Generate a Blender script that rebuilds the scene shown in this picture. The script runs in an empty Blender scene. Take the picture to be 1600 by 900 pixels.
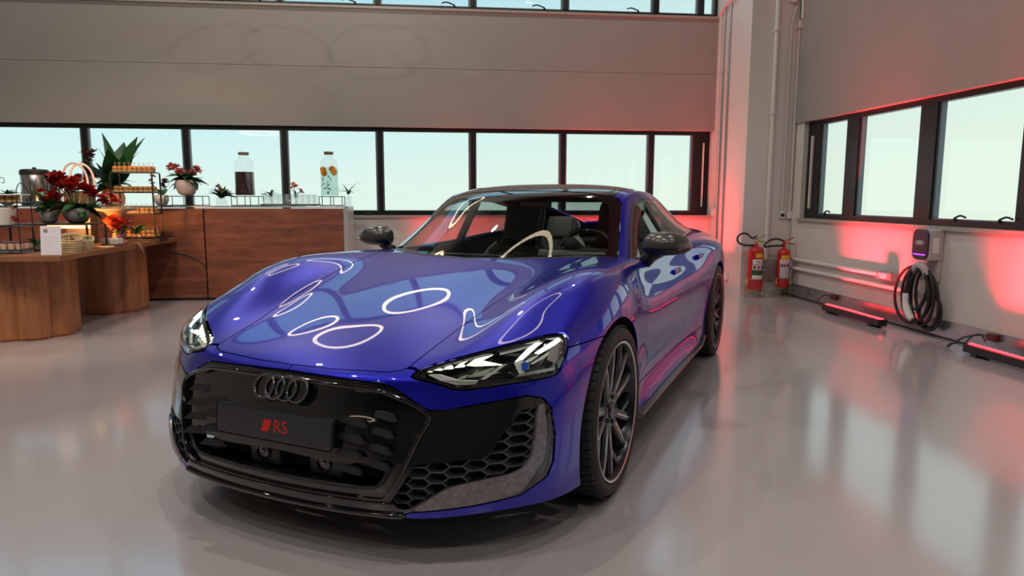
import bpy, bmesh, math, random
import numpy as np
from mathutils import Vector, Matrix
from mathutils.bvhtree import BVHTree
random.seed(7); np.random.seed(7)
S = bpy.context.scene; COL = S.collection
PI = math.pi

# ------------------------------------------------------------------ camera
CAM_YAW, CAM_PITCH, CAM_ROLL, CAM_H, CAM_F = .10488, .13052, .00272, 1.2522, 1084.0
cd = bpy.data.cameras.new('camera'); cam = bpy.data.objects.new('camera', cd); COL.objects.link(cam)
cd.sensor_width = 36; cd.lens = CAM_F/1600*36; cd.clip_start = .05; cd.clip_end = 200
_fw = Vector((math.sin(CAM_YAW)*math.cos(CAM_PITCH), math.cos(CAM_YAW)*math.cos(CAM_PITCH), -math.sin(CAM_PITCH)))
_r = Vector((math.cos(CAM_YAW), -math.sin(CAM_YAW), 0)); _u = _r.cross(_fw)
_r2 = _r*math.cos(CAM_ROLL)+_u*math.sin(CAM_ROLL); _u2 = _u*math.cos(CAM_ROLL)-_r*math.sin(CAM_ROLL)
cam.matrix_world = Matrix(((_r2.x,_u2.x,-_fw.x,0),(_r2.y,_u2.y,-_fw.y,0),(_r2.z,_u2.z,-_fw.z,CAM_H),(0,0,0,1)))
S.camera = cam

# ------------------------------------------------------------------ sky, exposure
S.view_settings.view_transform = 'Standard'; S.view_settings.look = 'None'
S.view_settings.exposure = 0.12; S.view_settings.gamma = 1; S.view_settings.use_curve_mapping = False
S.cycles.max_bounces = 8; S.cycles.transparent_max_bounces = 16; S.cycles.caustics_reflective = False
S.cycles.caustics_refractive = False; S.cycles.sample_clamp_indirect = 4
w = bpy.data.worlds.new('sky'); S.world = w; w.use_nodes = True
nt = w.node_tree; nt.nodes.clear()
wo = nt.nodes.new('ShaderNodeOutputWorld'); bg = nt.nodes.new('ShaderNodeBackground')
tc = nt.nodes.new('ShaderNodeTexCoord'); sp = nt.nodes.new('ShaderNodeSeparateXYZ'); rp = nt.nodes.new('ShaderNodeValToRGB')
mr = nt.nodes.new('ShaderNodeMapRange'); mr.inputs[1].default_value = -.05; mr.inputs[2].default_value = .6
nt.links.new(tc.outputs['Generated'], sp.inputs[0]); nt.links.new(sp.outputs['Z'], mr.inputs[0])
nt.links.new(mr.outputs[0], rp.inputs[0])
vm = nt.nodes.new('ShaderNodeVectorMath'); vm.operation = 'DOT_PRODUCT'; vm.inputs[1].default_value = (.92,.39,0); nt.links.new(tc.outputs['Generated'], vm.inputs[0])
m2 = nt.nodes.new('ShaderNodeMapRange'); m2.inputs[1].default_value = .1; m2.inputs[2].default_value = .95; m2.inputs[4].default_value = .75; nt.links.new(vm.outputs['Value'], m2.inputs[0])
mxs = nt.nodes.new('ShaderNodeMix'); mxs.data_type = 'RGBA'; mxs.inputs['B'].default_value = (.92,.96,.80,1); nt.links.new(m2.outputs[0], mxs.inputs['Factor']); nt.links.new(rp.outputs[0], mxs.inputs['A'])
nt.links.new(mxs.outputs['Result'], bg.inputs[0]); nt.links.new(bg.outputs[0], wo.inputs[0])
e = rp.color_ramp.elements
e[0].position = 0; e[0].color = (.86,.95,.86,1); e[1].position = 1; e[1].color = (.22,.52,.86,1)
for pos, c in ((.1,(.84,.97,.92,1)), (.24,(.66,.92,.98,1)), (.5,(.40,.74,.95,1))):
    q = rp.color_ramp.elements.new(pos); q.color = c
bg.inputs[1].default_value = .97

# ------------------------------------------------------------------ ceiling lamps: spots and glowing rings (positions)
ROOM_H = 6.6
SPOTS = [(x,y,pw) for y in (8.5,4.0,.8,-2.5) for x,pw in ((-6,18),(-3.2,40),(-.4,44),(2.4,25))]
for i,(x,y,pw) in enumerate(SPOTS):
    l = bpy.data.lights.new('ceiling_spot','AREA'); l.shape = 'DISK'; l.size = .13; l.energy = pw; l.color = (1,.93,.84)
    o = bpy.data.objects.new('ceiling_spot',l); COL.objects.link(o); o.location = (x,y,ROOM_H-.35)
RINGS = [(.52,4.72,3.6,.60,'large glowing ring lamp hanging above the windscreen'),(-1.5,6.95,3.6,.44,'small glowing ring lamp hanging above the bonnet'),
 (-.68,8.45,3.82,.50,'glowing ring lamp hanging nearest the back window wall'),(-2.25,8.3,3.9,.40,'glowing ring lamp hanging above the wooden counter'),(-5.2,-2.2,3.1,.60,'glowing ring lamp hanging far in front of the car')]

# ------------------------------------------------------------------ materials
def mat(name, col, rough=.5, metal=0., emit=None, estr=0., coat=0., noise=0., nscale=20., bump=0., spec=.5, trans=0., alpha=1., coat_rough=.03):
    m = bpy.data.materials.new(name); m.use_nodes = True; n = m.node_tree; b = n.nodes['Principled BSDF']
    b.inputs['Base Color'].default_value = (*col, 1); b.inputs['Roughness'].default_value = rough
    b.inputs['Metallic'].default_value = metal; b.inputs['Specular IOR Level'].default_value = spec
    b.inputs['Coat Weight'].default_value = coat; b.inputs['Coat Roughness'].default_value = coat_rough
    b.inputs['Transmission Weight'].default_value = trans; b.inputs['Alpha'].default_value = alpha
    if emit: b.inputs['Emission Color'].default_value = (*emit,1); b.inputs['Emission Strength'].default_value = estr
    if noise or bump:
        t = n.nodes.new('ShaderNodeTexCoord'); nz = n.nodes.new('ShaderNodeTexNoise'); nz.inputs['Scale'].default_value = nscale
        nz.inputs['Detail'].default_value = 5
        n.links.new(t.outputs['Object'], nz.inputs['Vector'])
        if noise:
            mx = n.nodes.new('ShaderNodeMix'); mx.data_type = 'RGBA'
            mx.inputs['A'].default_value = (*[c*(1-noise) for c in col],1); mx.inputs['B'].default_value = (*[min(1,c*(1+noise)) for c in col],1)
            n.links.new(nz.outputs['Fac'], mx.inputs['Factor']); n.links.new(mx.outputs['Result'], b.inputs['Base Color'])
        if bump:
            bp = n.nodes.new('ShaderNodeBump'); bp.inputs['Strength'].default_value = bump; bp.inputs['Distance'].default_value = .01
            n.links.new(nz.outputs['Fac'], bp.inputs['Height']); n.links.new(bp.outputs['Normal'], b.inputs['Normal'])
    return m

def thin_glass(name, tint=(1,1,1), gloss=1.0, base=.04):
    m = bpy.data.materials.new(name); m.use_nodes = True; n = m.node_tree; n.nodes.clear()
    o = n.nodes.new('ShaderNodeOutputMaterial'); mx = n.nodes.new('ShaderNodeMixShader'); t = n.nodes.new('ShaderNodeBsdfTransparent')
    g = n.nodes.new('ShaderNodeBsdfGlossy'); fr = n.nodes.new('ShaderNodeLayerWeight'); fr.inputs['Blend'].default_value = .5
    t.inputs['Color'].default_value = (*tint,1); g.inputs['Roughness'].default_value = 0.0; g.inputs['Color'].default_value = (gloss,gloss,gloss,1)
    pw = n.nodes.new('ShaderNodeMath'); pw.operation = 'POWER'; pw.inputs[1].default_value = 5
    ma = n.nodes.new('ShaderNodeMath'); ma.operation = 'MULTIPLY_ADD'; ma.inputs[1].default_value = 1.0-base; ma.inputs[2].default_value = base; ma.use_clamp = True
    n.links.new(fr.outputs['Facing'], pw.inputs[0]); n.links.new(pw.outputs[0], ma.inputs[0])
    n.links.new(ma.outputs[0], mx.inputs[0]); n.links.new(t.outputs[0], mx.inputs[1]); n.links.new(g.outputs[0], mx.inputs[2]); n.links.new(mx.outputs[0], o.inputs[0])
    return m

def wood(name, c1, c2, scale=(1,1,12), rough=.4, ring=3.0):
    m = bpy.data.materials.new(name); m.use_nodes = True; n = m.node_tree; b = n.nodes['Principled BSDF']; b.inputs['Roughness'].default_value = rough
    t = n.nodes.new('ShaderNodeTexCoord'); mp = n.nodes.new('ShaderNodeMapping'); mp.inputs['Scale'].default_value = scale
    nz = n.nodes.new('ShaderNodeTexNoise'); nz.inputs['Scale'].default_value = 1.6; nz.inputs['Detail'].default_value = 8; nz.inputs['Roughness'].default_value = .62; nz.inputs['Distortion'].default_value = .8
    wv = n.nodes.new('ShaderNodeTexNoise'); wv.inputs['Scale'].default_value = 9; wv.inputs['Detail'].default_value = 4
    ad = n.nodes.new('ShaderNodeMath'); ad.operation = 'MULTIPLY_ADD'; ad.inputs[1].default_value = .35; 
    r = n.nodes.new('ShaderNodeValToRGB'); r.color_ramp.elements[0].color = (*c1,1); r.color_ramp.elements[1].color = (*c2,1)
    r.color_ramp.elements[0].position = .42; r.color_ramp.elements[1].position = .85
    n.links.new(t.outputs['Object'], mp.inputs[0]); n.links.new(mp.outputs[0], nz.inputs['Vector']); n.links.new(mp.outputs[0], wv.inputs['Vector'])
    n.links.new(wv.outputs['Fac'], ad.inputs[0]); n.links.new(nz.outputs['Fac'], ad.inputs[2]); n.links.new(ad.outputs[0], r.inputs[0]); n.links.new(r.outputs[0], b.inputs['Base Color'])
    return m

# ------------------------------------------------------------------ mesh helpers
def link(name, me, m=None, parent=None, smooth=False, loc=None):
    o = bpy.data.objects.new(name, me); COL.objects.link(o)
    if m is not None and not me.materials: me.materials.append(m)
    if smooth is True:
        me.polygons.foreach_set('use_smooth', [True]*len(me.polygons))
    elif smooth:
        me.polygons.foreach_set('use_smooth', [True]*len(me.polygons)); me.set_sharp_from_angle(angle=math.radians(smooth))
    if parent: o.parent = parent
    if loc is not None: o.location = loc
    return o
def obj(name, bm, m=None, parent=None, smooth=False, loc=None):
    me = bpy.data.meshes.new(name); bm.normal_update(); bm.to_mesh(me); bm.free(); return link(name, me, m, parent, smooth, loc)
def raw(name, V, F, m=None, parent=None, smooth=False):
    me = bpy.data.meshes.new(name); me.from_pydata([tuple(map(float,v)) for v in V], [], [tuple(map(int,f)) for f in F]); me.update()
    return link(name, me, m, parent, smooth)
def empty(name, label=None, cat=None, loc=(0,0,0), rz=0, group=None):
    o = bpy.data.objects.new(name, None); COL.objects.link(o); o.location = loc; o.rotation_euler = (0,0,rz); o.empty_display_size = .1
    if label: tag(o, label, cat, group)
    return o
def tag(o, label=None, cat=None, group=None, kind=None):
    if label: o['label'] = label
    if cat: o['category'] = cat
    if group: o['group'] = group
    if kind: o['kind'] = kind
    return o
def bx(bm, x0,x1,y0,y1,z0,z1, M=None):
    vs = [bm.verts.new(v) for v in ((x0,y0,z0),(x1,y0,z0),(x1,y1,z0),(x0,y1,z0),(x0,y0,z1),(x1,y0,z1),(x1,y1,z1),(x0,y1,z1))]
    fs = [bm.faces.new([vs[i] for i in f]) for f in ((0,3,2,1),(4,5,6,7),(0,1,5,4),(1,2,6,5),(2,3,7,6),(3,0,4,7))]
    if M is not None:
        for v in vs: v.co = M @ v.co
    return vs, fs
def box(x0,x1,y0,y1,z0,z1, bev=0, seg=2):
    bm = bmesh.new(); bx(bm, x0,x1,y0,y1,z0,z1)
    if bev: bmesh.ops.bevel(bm, geom=bm.edges[:], offset=bev, segments=seg, affect='EDGES', profile=.6)
    return bm
def lathe(bm, prof, n=32, axis='z', c=(0,0,0), close=False, ang0=0):
    rings = []
    for r, h in prof:
        ring = []
        for k in range(n):
            a = ang0+2*PI*k/n; p = {'z':(r*math.cos(a), r*math.sin(a), h), 'y':(r*math.cos(a), h, r*math.sin(a)), 'x':(h, r*math.cos(a), r*math.sin(a))}[axis]
            ring.append(bm.verts.new((p[0]+c[0],p[1]+c[1],p[2]+c[2])))
        rings.append(ring)
    pr = list(zip(rings, rings[1:])) + ([(rings[-1], rings[0])] if close else [])
    for a, b in pr:
        for k in range(n): bm.faces.new((a[k], a[(k+1)%n], b[(k+1)%n], b[k]))
    if not close:
        for ring, rr in ((rings[0], prof[0][0]), (rings[-1], prof[-1][0])):
            if rr > 1e-6: bm.faces.new(ring)
    bmesh.ops.remove_doubles(bm, verts=bm.verts, dist=1e-6); bmesh.ops.recalc_face_normals(bm, faces=bm.faces)
    return bm
def tube(bm, pts, r, n=8, closed=False, caps=True):
    pts = [Vector(p) for p in pts]; rr = r if isinstance(r, (list,tuple)) else [r]*len(pts); rings = []; up = None
    for i, p in enumerate(pts):
        a = pts[i-1] if (i or closed) else p; b = pts[(i+1)%len(pts)] if (i < len(pts)-1 or closed) else p
        t = (b-a).normalized()
        if up is None: up = Vector((0,0,1)) if abs(t.z) < .9 else Vector((1,0,0))
        s = t.cross(up).normalized(); up = s.cross(t).normalized()
        rings.append([bm.verts.new(p + rr[i]*(math.cos(2*PI*k/n)*s + math.sin(2*PI*k/n)*up)) for k in range(n)])
    for a, b in list(zip(rings, rings[1:])) + ([(rings[-1], rings[0])] if closed else []):
        for k in range(n): bm.faces.new((a[k], b[k], b[(k+1)%n], a[(k+1)%n]))
    if caps and not closed: bm.faces.new(rings[0]); bm.faces.new(rings[-1][::-1])
    return bm
def crom(pts, n=6, closed=False):
    P = [Vector(p) for p in pts]; out = []; L = len(P)
    for i in range(L if closed else L-1):
        g = (lambda k: P[k%L]) if closed else (lambda k: P[max(0,min(L-1,k))])
        a,b,c,d = g(i-1),g(i),g(i+1),g(i+2)
        for k in range(n):
            t = k/n; out.append(.5*((2*b)+(c-a)*t+(2*a-5*b+4*c-d)*t*t+(3*b-a-3*c+d)*t**3))
    if not closed: out.append(P[-1])
    return out
def prism(poly, h0, h1, axis='z'):
    bm = bmesh.new(); f = {'z':lambda p,h:(p[0],p[1],h), 'y':lambda p,h:(p[0],h,p[1]), 'x':lambda p,h:(h,p[0],p[1])}[axis]
    a = [bm.verts.new(f(p,h0)) for p in poly]; b = [bm.verts.new(f(p,h1)) for p in poly]; n = len(poly)
    bm.faces.new(a); bm.faces.new(b[::-1])
    for k in range(n): bm.faces.new((a[k], b[k], b[(k+1)%n], a[(k+1)%n]))
    bmesh.ops.recalc_face_normals(bm, faces=bm.faces); return bm
# ------------------------------------------------------------------ room shell
BY, RX, LX, FY, H = 9.632, 4.507, -9.0, -7.0, ROOM_H
SILL, WTOP, USILL, UTOP = 1.0, 2.178, 3.72, 4.86
M_wall_up = mat('upper_wall_grey', (.30,.285,.265), .75, noise=.06, nscale=3, bump=.05)
M_wall_lo = mat('lower_wall_white', (.62,.585,.55), .6, noise=.03, nscale=3)
M_pillar = mat('pillar_paint', (.70,.66,.62), .55, noise=.03, nscale=2)
M_black = mat('black_window_frame', (.007,.0075,.009), .35)
M_granite = mat('granite_sill', (.35,.33,.30), .35, noise=.8, nscale=160)
M_steel = mat('galvanised_steel', (.42,.45,.48), .28, metal=.85, noise=.25, nscale=9)
M_ceil = mat('ceiling_paint', (.055,.053,.052), .8)
M_conduit = mat('conduit_paint', (.68,.64,.60), .45)
M_plastic_w = mat('white_plastic', (.75,.74,.72), .4)
M_plastic_b = mat('black_plastic', (.015,.015,.016), .45)
def struct(name, bm, m, parent=None, smooth=False):
    o = obj(name, bm, m, parent, smooth)
    if parent is None: o['kind'] = 'structure'
    return o
# floor: poured glossy resin with faint joints
fm = mat('resin_floor', (.40,.365,.36), .2, spec=.5)
n = fm.node_tree; b = n.nodes['Principled BSDF']; t = n.nodes.new('ShaderNodeTexCoord')
nz = n.nodes.new('ShaderNodeTexNoise'); nz.inputs['Scale'].default_value = .9; nz.inputs['Detail'].default_value = 6
r = n.nodes.new('ShaderNodeMapRange'); r.inputs[3].default_value = .14; r.inputs[4].default_value = .24
n.links.new(t.outputs['Object'], nz.inputs[0]); n.links.new(nz.outputs['Fac'], r.inputs[0]); n.links.new(r.outputs[0], b.inputs['Roughness'])
mx = n.nodes.new('ShaderNodeMix'); mx.data_type = 'RGBA'; mx.inputs['A'].default_value = (.47,.43,.44,1); mx.inputs['B'].default_value = (.54,.49,.505,1)
n.links.new(nz.outputs['Fac'], mx.inputs['Factor']); n.links.new(mx.outputs['Result'], b.inputs['Base Color'])
nz2 = n.nodes.new('ShaderNodeTexNoise'); nz2.inputs['Scale'].default_value = 2.2; nz2.inputs['Detail'].default_value = 2
bp = n.nodes.new('ShaderNodeBump'); bp.inputs['Strength'].default_value = .06; bp.inputs['Distance'].default_value = .02
n.links.new(t.outputs['Object'], nz2.inputs[0]); n.links.new(nz2.outputs['Fac'], bp.inputs['Height']); n.links.new(bp.outputs[0], b.inputs['Normal'])
b.inputs['Coat Weight'].default_value = .8; b.inputs['Coat IOR'].default_value = 1.9; b.inputs['Coat Roughness'].default_value = .12
struct('floor', box(LX-.3,RX+.3,FY-.3,BY+.3,-.2,0), fm)
struct('ceiling', box(LX-.3,RX+.3,FY-.3,BY+.3,H,H+.2), M_ceil)
# back wall: lower white band, grey band between the window strips, band above
WXL = -8.3; WXR = 3.838
wb = bmesh.new()
bx(wb, LX,RX,BY,BY+.25,0,SILL-.035); bx(wb, WXR,RX,BY,BY+.25,SILL-.035,WTOP)
struct('wall_back', wb, M_wall_lo)
u = struct('wall_back_upper', box(LX,RX,BY-.012,BY+.25,WTOP,2.945), M_wall_up); 
u2 = struct('wall_back_upper_band', box(LX,RX,BY-.012,BY+.25,2.949,USILL-.03), M_wall_up)
ub = bmesh.new(); bx(ub, LX,RX,BY,BY+.25,UTOP,H); bx(ub, LX,WXL,BY,BY+.25,USILL-.03,UTOP); bx(ub,3.9,RX,BY,BY+.25,USILL-.03,UTOP)
struct('wall_back_top', ub, M_wall_up)
struct('wall_left', box(LX-.25,LX,FY,BY,0,H), M_wall_up)
struct('wall_front', box(LX,RX,FY-.25,FY,0,H), mat('front_wall_dark_grey',(.09,.085,.08),.7))
# right wall
WY0, WY1 = -2.6, 8.336
rb = bmesh.new(); bx(rb, RX,RX+.25,FY,BY,0,SILL-.035); bx(rb, RX,RX+.25,WY1,BY,SILL-.035,WTOP); bx(rb, RX,RX+.25,FY,WY0,SILL-.035,WTOP)
struct('wall_right', rb, M_wall_lo)
struct('wall_right_upper', box(RX-.02,RX+.25,FY,BY,WTOP,H), M_wall_up)
struct('trim_1', box(WXL-.05,WXR+.02,BY-.035,BY+.2,SILL-.035,SILL), M_granite)
struct('trim_2', box(WXL-.05,3.93,BY-.035,BY+.2,USILL-.03,USILL), M_granite)
struct('trim_3', box(RX-.035,RX+.2,WY0-.02,WY1+.02,SILL-.035,SILL), M_granite)
M_pane = thin_glass('window_glass', (.93,.97,.96), 1, .02)
def window_strip(name, axis, c, a0, a1, z0, z1, muls, mw, handles, fr=.055, edge1=.25):
    """axis 'x': strip along x at y=c facing -y; 'y': along y at x=c facing -x"""
    P = (lambda u0,u1,d0,d1,z0,z1: (u0,u1,c+d0,c+d1,z0,z1)) if axis == 'x' else (lambda u0,u1,d0,d1,z0,z1: (c+d0,c+d1,u0,u1,z0,z1))
    f = bmesh.new()
    bx(f, *P(a0,a1,.06,.13,z0,z0+fr)); bx(f, *P(a0,a1,.06,.13,z1-fr,z1)); bx(f, *P(a0,a0+fr,.06,.13,z0+fr,z1-fr)); bx(f, *P(a1-edge1,a1,.06,.13,z0+fr,z1-fr))
    root = struct(name, f, M_black)
    for u in muls:
        m_ = bmesh.new(); bx(m_, *P(u-mw,u+mw,.045,.14,z0+fr,z1-fr)); obj('mullion', m_, M_black, root)
    us = [a0+fr] + sorted(muls) + [a1-edge1]
    for k in range(len(us)-1):
        q0 = us[k]+(mw if k else 0); q1 = us[k+1]-(mw if k < len(us)-2 else 0)
        g = bmesh.new(); bx(g, *P(q0,q1,.095,.099,z0+fr,z1-fr)); obj('pane', g, M_pane, root)
        s = bmesh.new(); sw = .03
        bx(s, *P(q0,q0+sw*.6,.07,.12,z0+fr,z1-fr)); bx(s, *P(q1-sw,q1,.07,.12,z0+fr,z1-fr)); bx(s, *P(q0+sw*.6,q1-sw,.07,.12,z0+fr,z0+fr+.012))
        obj('sash', s, M_sash, root)
    for u in handles:
        h = bmesh.new(); v = lambda a,d,z: (u+a, c+d, z) if axis == 'x' else (c+d, u+a, z)
        tube(h, [v(0,.07,z0+fr-.01), v(.0,.05,z0+fr+.02)], .014, 6)
        tube(h, crom([v(.0,.05,z0+fr+.02), v(-.04,.035,z0+fr+.03), v(-.11,.02,z0+fr+.045), v(-.17,.02,z0+fr+.03)],4), .009, 6)
        obj('handle', h, M_black, root)
    return root
M_sash = mat('grey_sash', (.16,.19,.21), .35, metal=.3)
mu = [2.99-1.257*k for k in range(9)]
window_strip('window_1', 'x', BY, WXL, WXR, SILL, WTOP, mu, .03, [], .055, .24)
mu2 = [3.0-1.257*k for k in range(9)]
window_strip('window_2', 'x', BY, WXL, 3.9, USILL, UTOP, mu2+[3.64], .033, [x for k in range(7) for x in (2.75-1.257*k*2-.0, 1.45-1.257*2*k)][:10], .045, .06)
window_strip('window_3', 'y', RX, WY0, WY1, SILL, WTOP, [7.38-1.2*k for k in range(9)], .11, [7.86,5.75,5.25,4.5,3.3], .055, .30)
# slim pale door-closer rails on the wide end frames
o = obj('closer_rail', box(3.735,3.755,BY+.035,BY+.062,1.12,2.02,.004), M_conduit, bpy.data.objects['window_1'])
o = obj('closer_rail', box(RX+.03,RX+.058,8.19,8.215,1.12,2.0,.004), M_conduit, bpy.data.objects['window_3'])
# corner pillar
struct('wall_pillar', box(3.875,RX+.05,8.57,BY+.05,0,H), M_pillar)
# steel skirting along the right wall
struct('baseboard_right', box(RX-.018,RX,FY,8.57,.02,.165), M_steel)
struct('baseboard_right_shadow_gap', box(RX-.012,RX+.01,FY,8.57,0,.02), M_plastic_b)

# ------------------------------------------------------------------ car: one smooth hull, cut into panels
CAR_O = (-.10526, 3.26140, 0.); CAR_H = .528287
car = empty('car', 'glossy blue low four-door electric coupe with black grille and carbon door mirrors', 'car', CAR_O, -PI/2-CAR_H)
# car axes: x forward, y left, z up; origin under the front axle
M_blue = bpy.data.materials.new('blue_metallic_paint'); M_blue.use_nodes = True
_n = M_blue.node_tree; _b = _n.nodes['Principled BSDF']
_b.inputs['Base Color'].default_value = (.002,.004,.45,1); _b.inputs['Metallic'].default_value = .62; _b.inputs['Roughness'].default_value = .36
_b.inputs['Coat Weight'].default_value = 1; _b.inputs['Coat Roughness'].default_value = .01; _b.inputs['Coat IOR'].default_value = 1.52
_g = _n.nodes.new('ShaderNodeNewGeometry'); _m = _n.nodes.new('ShaderNodeMixShader'); _d = _n.nodes.new('ShaderNodeBsdfDiffuse'); _d.inputs[0].default_value = (.006,.006,.007,1)
_n.links.new(_g.outputs['Backfacing'], _m.inputs[0]); _n.links.new(_b.outputs[0], _m.inputs[1]); _n.links.new(_d.outputs[0], _m.inputs[2]); _n.links.new(_m.outputs[0], _n.nodes['Material Output'].inputs[0])
M_gloss = mat('gloss_black', (.006,.006,.007), .06, coat=1, spec=.6)
M_satin = mat('satin_black', (.012,.012,.013), .38)
M_void = mat('dark_cavity', (.004,.004,.005), .8)
M_carbon = mat('forged_carbon', (.21,.18,.20), .28, metal=.35, noise=.7, nscale=55, coat=.3, coat_rough=.25)
M_carbon2 = mat('satin_carbon', (.055,.05,.045), .28, noise=.5, nscale=70, coat=.5, coat_rough=.2)
M_rubber = mat('tyre_rubber', (.012,.012,.013), .62)
M_rim = mat('anthracite_rim', (.06,.06,.066), .25, metal=.8)
M_rimcut = mat('machined_rim_edge', (.75,.70,.68), .22, metal=1)
M_chrome = mat('dark_chrome', (.25,.25,.26), .08, metal=1)
M_red = mat('red_enamel', (.65,.01,.01), .35)
M_glass = thin_glass('car_glass', (.90,.94,.92), 1, .05)
M_dark_glass = thin_glass('tinted_glass', (.45,.52,.50), 1, .05)
M_lens = thin_glass('headlight_lens', (.97,.98,1), 1, .04)
M_led = mat('led_white', (1,1,.9), .4, emit=(.97,1,.68), estr=1.25)
M_ledhot = mat('led_hot_white', (1,1,.9), .4, emit=(1,1,.85), estr=2.6)
M_seat = mat('anthracite_seat', (.17,.17,.17), .7)
M_shell = mat('grey_seat_shell', (.5,.5,.48), .4)
M_beige = mat('beige_trim', (.40,.27,.16), .6)
M_silver = mat('silver', (.7,.7,.7), .2, metal=1)

def T_(*p): return p
TOP = [
 [(.852,0,.644),(.842,.22,.647),(.795,.455,.658),(.735,.61,.672),(.645,.765,.692),(.505,.885,.715)],
 [(.62,0,.713),(.61,.22,.714),(.565,.46,.718),(.50,.615,.759),(.40,.755,.80),(.28,.885,.80)],
 [(.33,0,.781),(.33,.22,.780),(.31,.46,.784),(.26,.62,.835),(.18,.765,.882),(.10,.895,.862)],
 [(0,0,.850),(0,.22,.848),(0,.46,.847),(-.03,.62,.889),(-.08,.765,.933),(-.10,.90,.90)],
 [(-.33,0,.910),(-.33,.22,.908),(-.33,.46,.906),(-.33,.62,.924),(-.34,.765,.941),(-.35,.885,.91)],
 [(-.65,0,.952),(-.65,.22,.950),(-.65,.46,.941),(-.65,.63,.938),(-.65,.76,.936),(-.65,.852,.905)],
 [(-.95,0,.955),(-.95,.22,.955),(-.95,.46,.95),(-.95,.64,.935),(-.95,.775,.92),(-.95,.842,.892)],
 [(-1.35,0,.93),(-1.35,.22,.93),(-1.35,.46,.93),(-1.35,.64,.925),(-1.35,.785,.915),(-1.35,.842,.888)],
 [(-1.75,0,.94),(-1.75,.22,.94),(-1.75,.46,.94),(-1.75,.64,.935),(-1.75,.79,.925),(-1.75,.848,.893)],
 [(-2.15,0,.955),(-2.15,.22,.955),(-2.15,.46,.955),(-2.15,.64,.955),(-2.15,.79,.945),(-2.15,.870,.903)],
 [(-2.55,0,.965),(-2.55,.22,.965),(-2.55,.46,.965),(-2.55,.64,.97),(-2.55,.79,.965),(-2.55,.918,.91)],
 [(-2.95,0,.975),(-2.95,.22,.975),(-2.95,.46,.975),(-2.95,.64,.975),(-2.95,.79,.968),(-2.95,.935,.898)],
 [(-3.35,0,.985),(-3.35,.22,.985),(-3.35,.46,.98),(-3.35,.63,.975),(-3.35,.775,.955),(-3.35,.905,.885)],
 [(-3.75,0,.985),(-3.75,.22,.985),(-3.73,.46,.98),(-3.70,.62,.97),(-3.67,.735,.945),(-3.62,.855,.88)],
 [(-4.02,0,.955),(-4.015,.22,.955),(-3.99,.46,.95),(-3.95,.61,.94),(-3.88,.72,.915),(-3.78,.80,.87)]]
SIDE = [
 [(.515,.915,.62),(.525,.925,.51),(.53,.922,.39),(.53,.918,.28),(.51,.908,.175)],
 [(.28,.945,.72),(.28,.965,.60),(.28,.965,.45),(.28,.96,.30),(.28,.945,.165)],
 [(.10,.962,.78),(.10,.985,.66),(.10,.985,.48),(.10,.98,.32),(.10,.96,.18)],
 [(-.10,.964,.80),(-.10,.988,.67),(-.10,.985,.48),(-.10,.975,.32),(-.10,.95,.19)],
 [(-.35,.947,.81),(-.35,.974,.67),(-.35,.966,.50),(-.35,.956,.34),(-.35,.935,.20)],
 [(-.65,.895,.81),(-.65,.948,.69),(-.65,.935,.48),(-.65,.908,.32),(-.65,.945,.215)],
 [(-.95,.888,.80),(-.95,.944,.68),(-.95,.922,.47),(-.95,.898,.32),(-.95,.943,.215)],
 [(-1.35,.888,.80),(-1.35,.945,.68),(-1.35,.920,.47),(-1.35,.895,.32),(-1.35,.943,.215)],
 [(-1.75,.895,.805),(-1.75,.948,.685),(-1.75,.923,.475),(-1.75,.90,.32),(-1.75,.945,.215)],
 [(-2.15,.915,.815),(-2.15,.960,.70),(-2.15,.936,.50),(-2.15,.918,.33),(-2.15,.95,.215)],
 [(-2.55,.962,.83),(-2.55,.976,.71),(-2.55,.966,.55),(-2.55,.955,.36),(-2.55,.945,.20)],
 [(-2.95,.978,.82),(-2.95,.988,.70),(-2.95,.985,.54),(-2.95,.975,.36),(-2.95,.95,.20)],
 [(-3.35,.95,.80),(-3.35,.966,.68),(-3.35,.96,.53),(-3.35,.95,.36),(-3.35,.92,.22)],
 [(-3.64,.90,.785),(-3.64,.915,.66),(-3.64,.91,.52),(-3.64,.90,.38),(-3.60,.86,.26)],
 [(-3.82,.84,.76),(-3.83,.855,.65),(-3.83,.85,.52),(-3.81,.84,.40),(-3.76,.80,.30)]]
FRONT = [
 [(.888,0,.60),(.935,0,.50),(.958,0,.39),(.965,0,.28),(.957,0,.187)],
 [(.88,.225,.60),(.927,.225,.50),(.95,.225,.39),(.957,.225,.28),(.949,.225,.187)],
 [(.835,.465,.607),(.88,.47,.50),(.908,.475,.39),(.92,.48,.28),(.907,.48,.184)],
 [(.765,.625,.61),(.80,.635,.50),(.828,.645,.39),(.842,.65,.28),(.83,.648,.187)],
 [(.665,.785,.615),(.69,.80,.505),(.705,.81,.39),(.715,.81,.28),(.70,.80,.19)]]
REAR = [[(x0-dx,y,z) for dx,z in ((.02,.85),(.05,.72),(.05,.58),(0,.44),(-.07,.32))] for x0,y in ((-4.02,0),(-4.015,.22),(-3.985,.46),(-3.95,.61),(-3.90,.73))]

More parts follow.
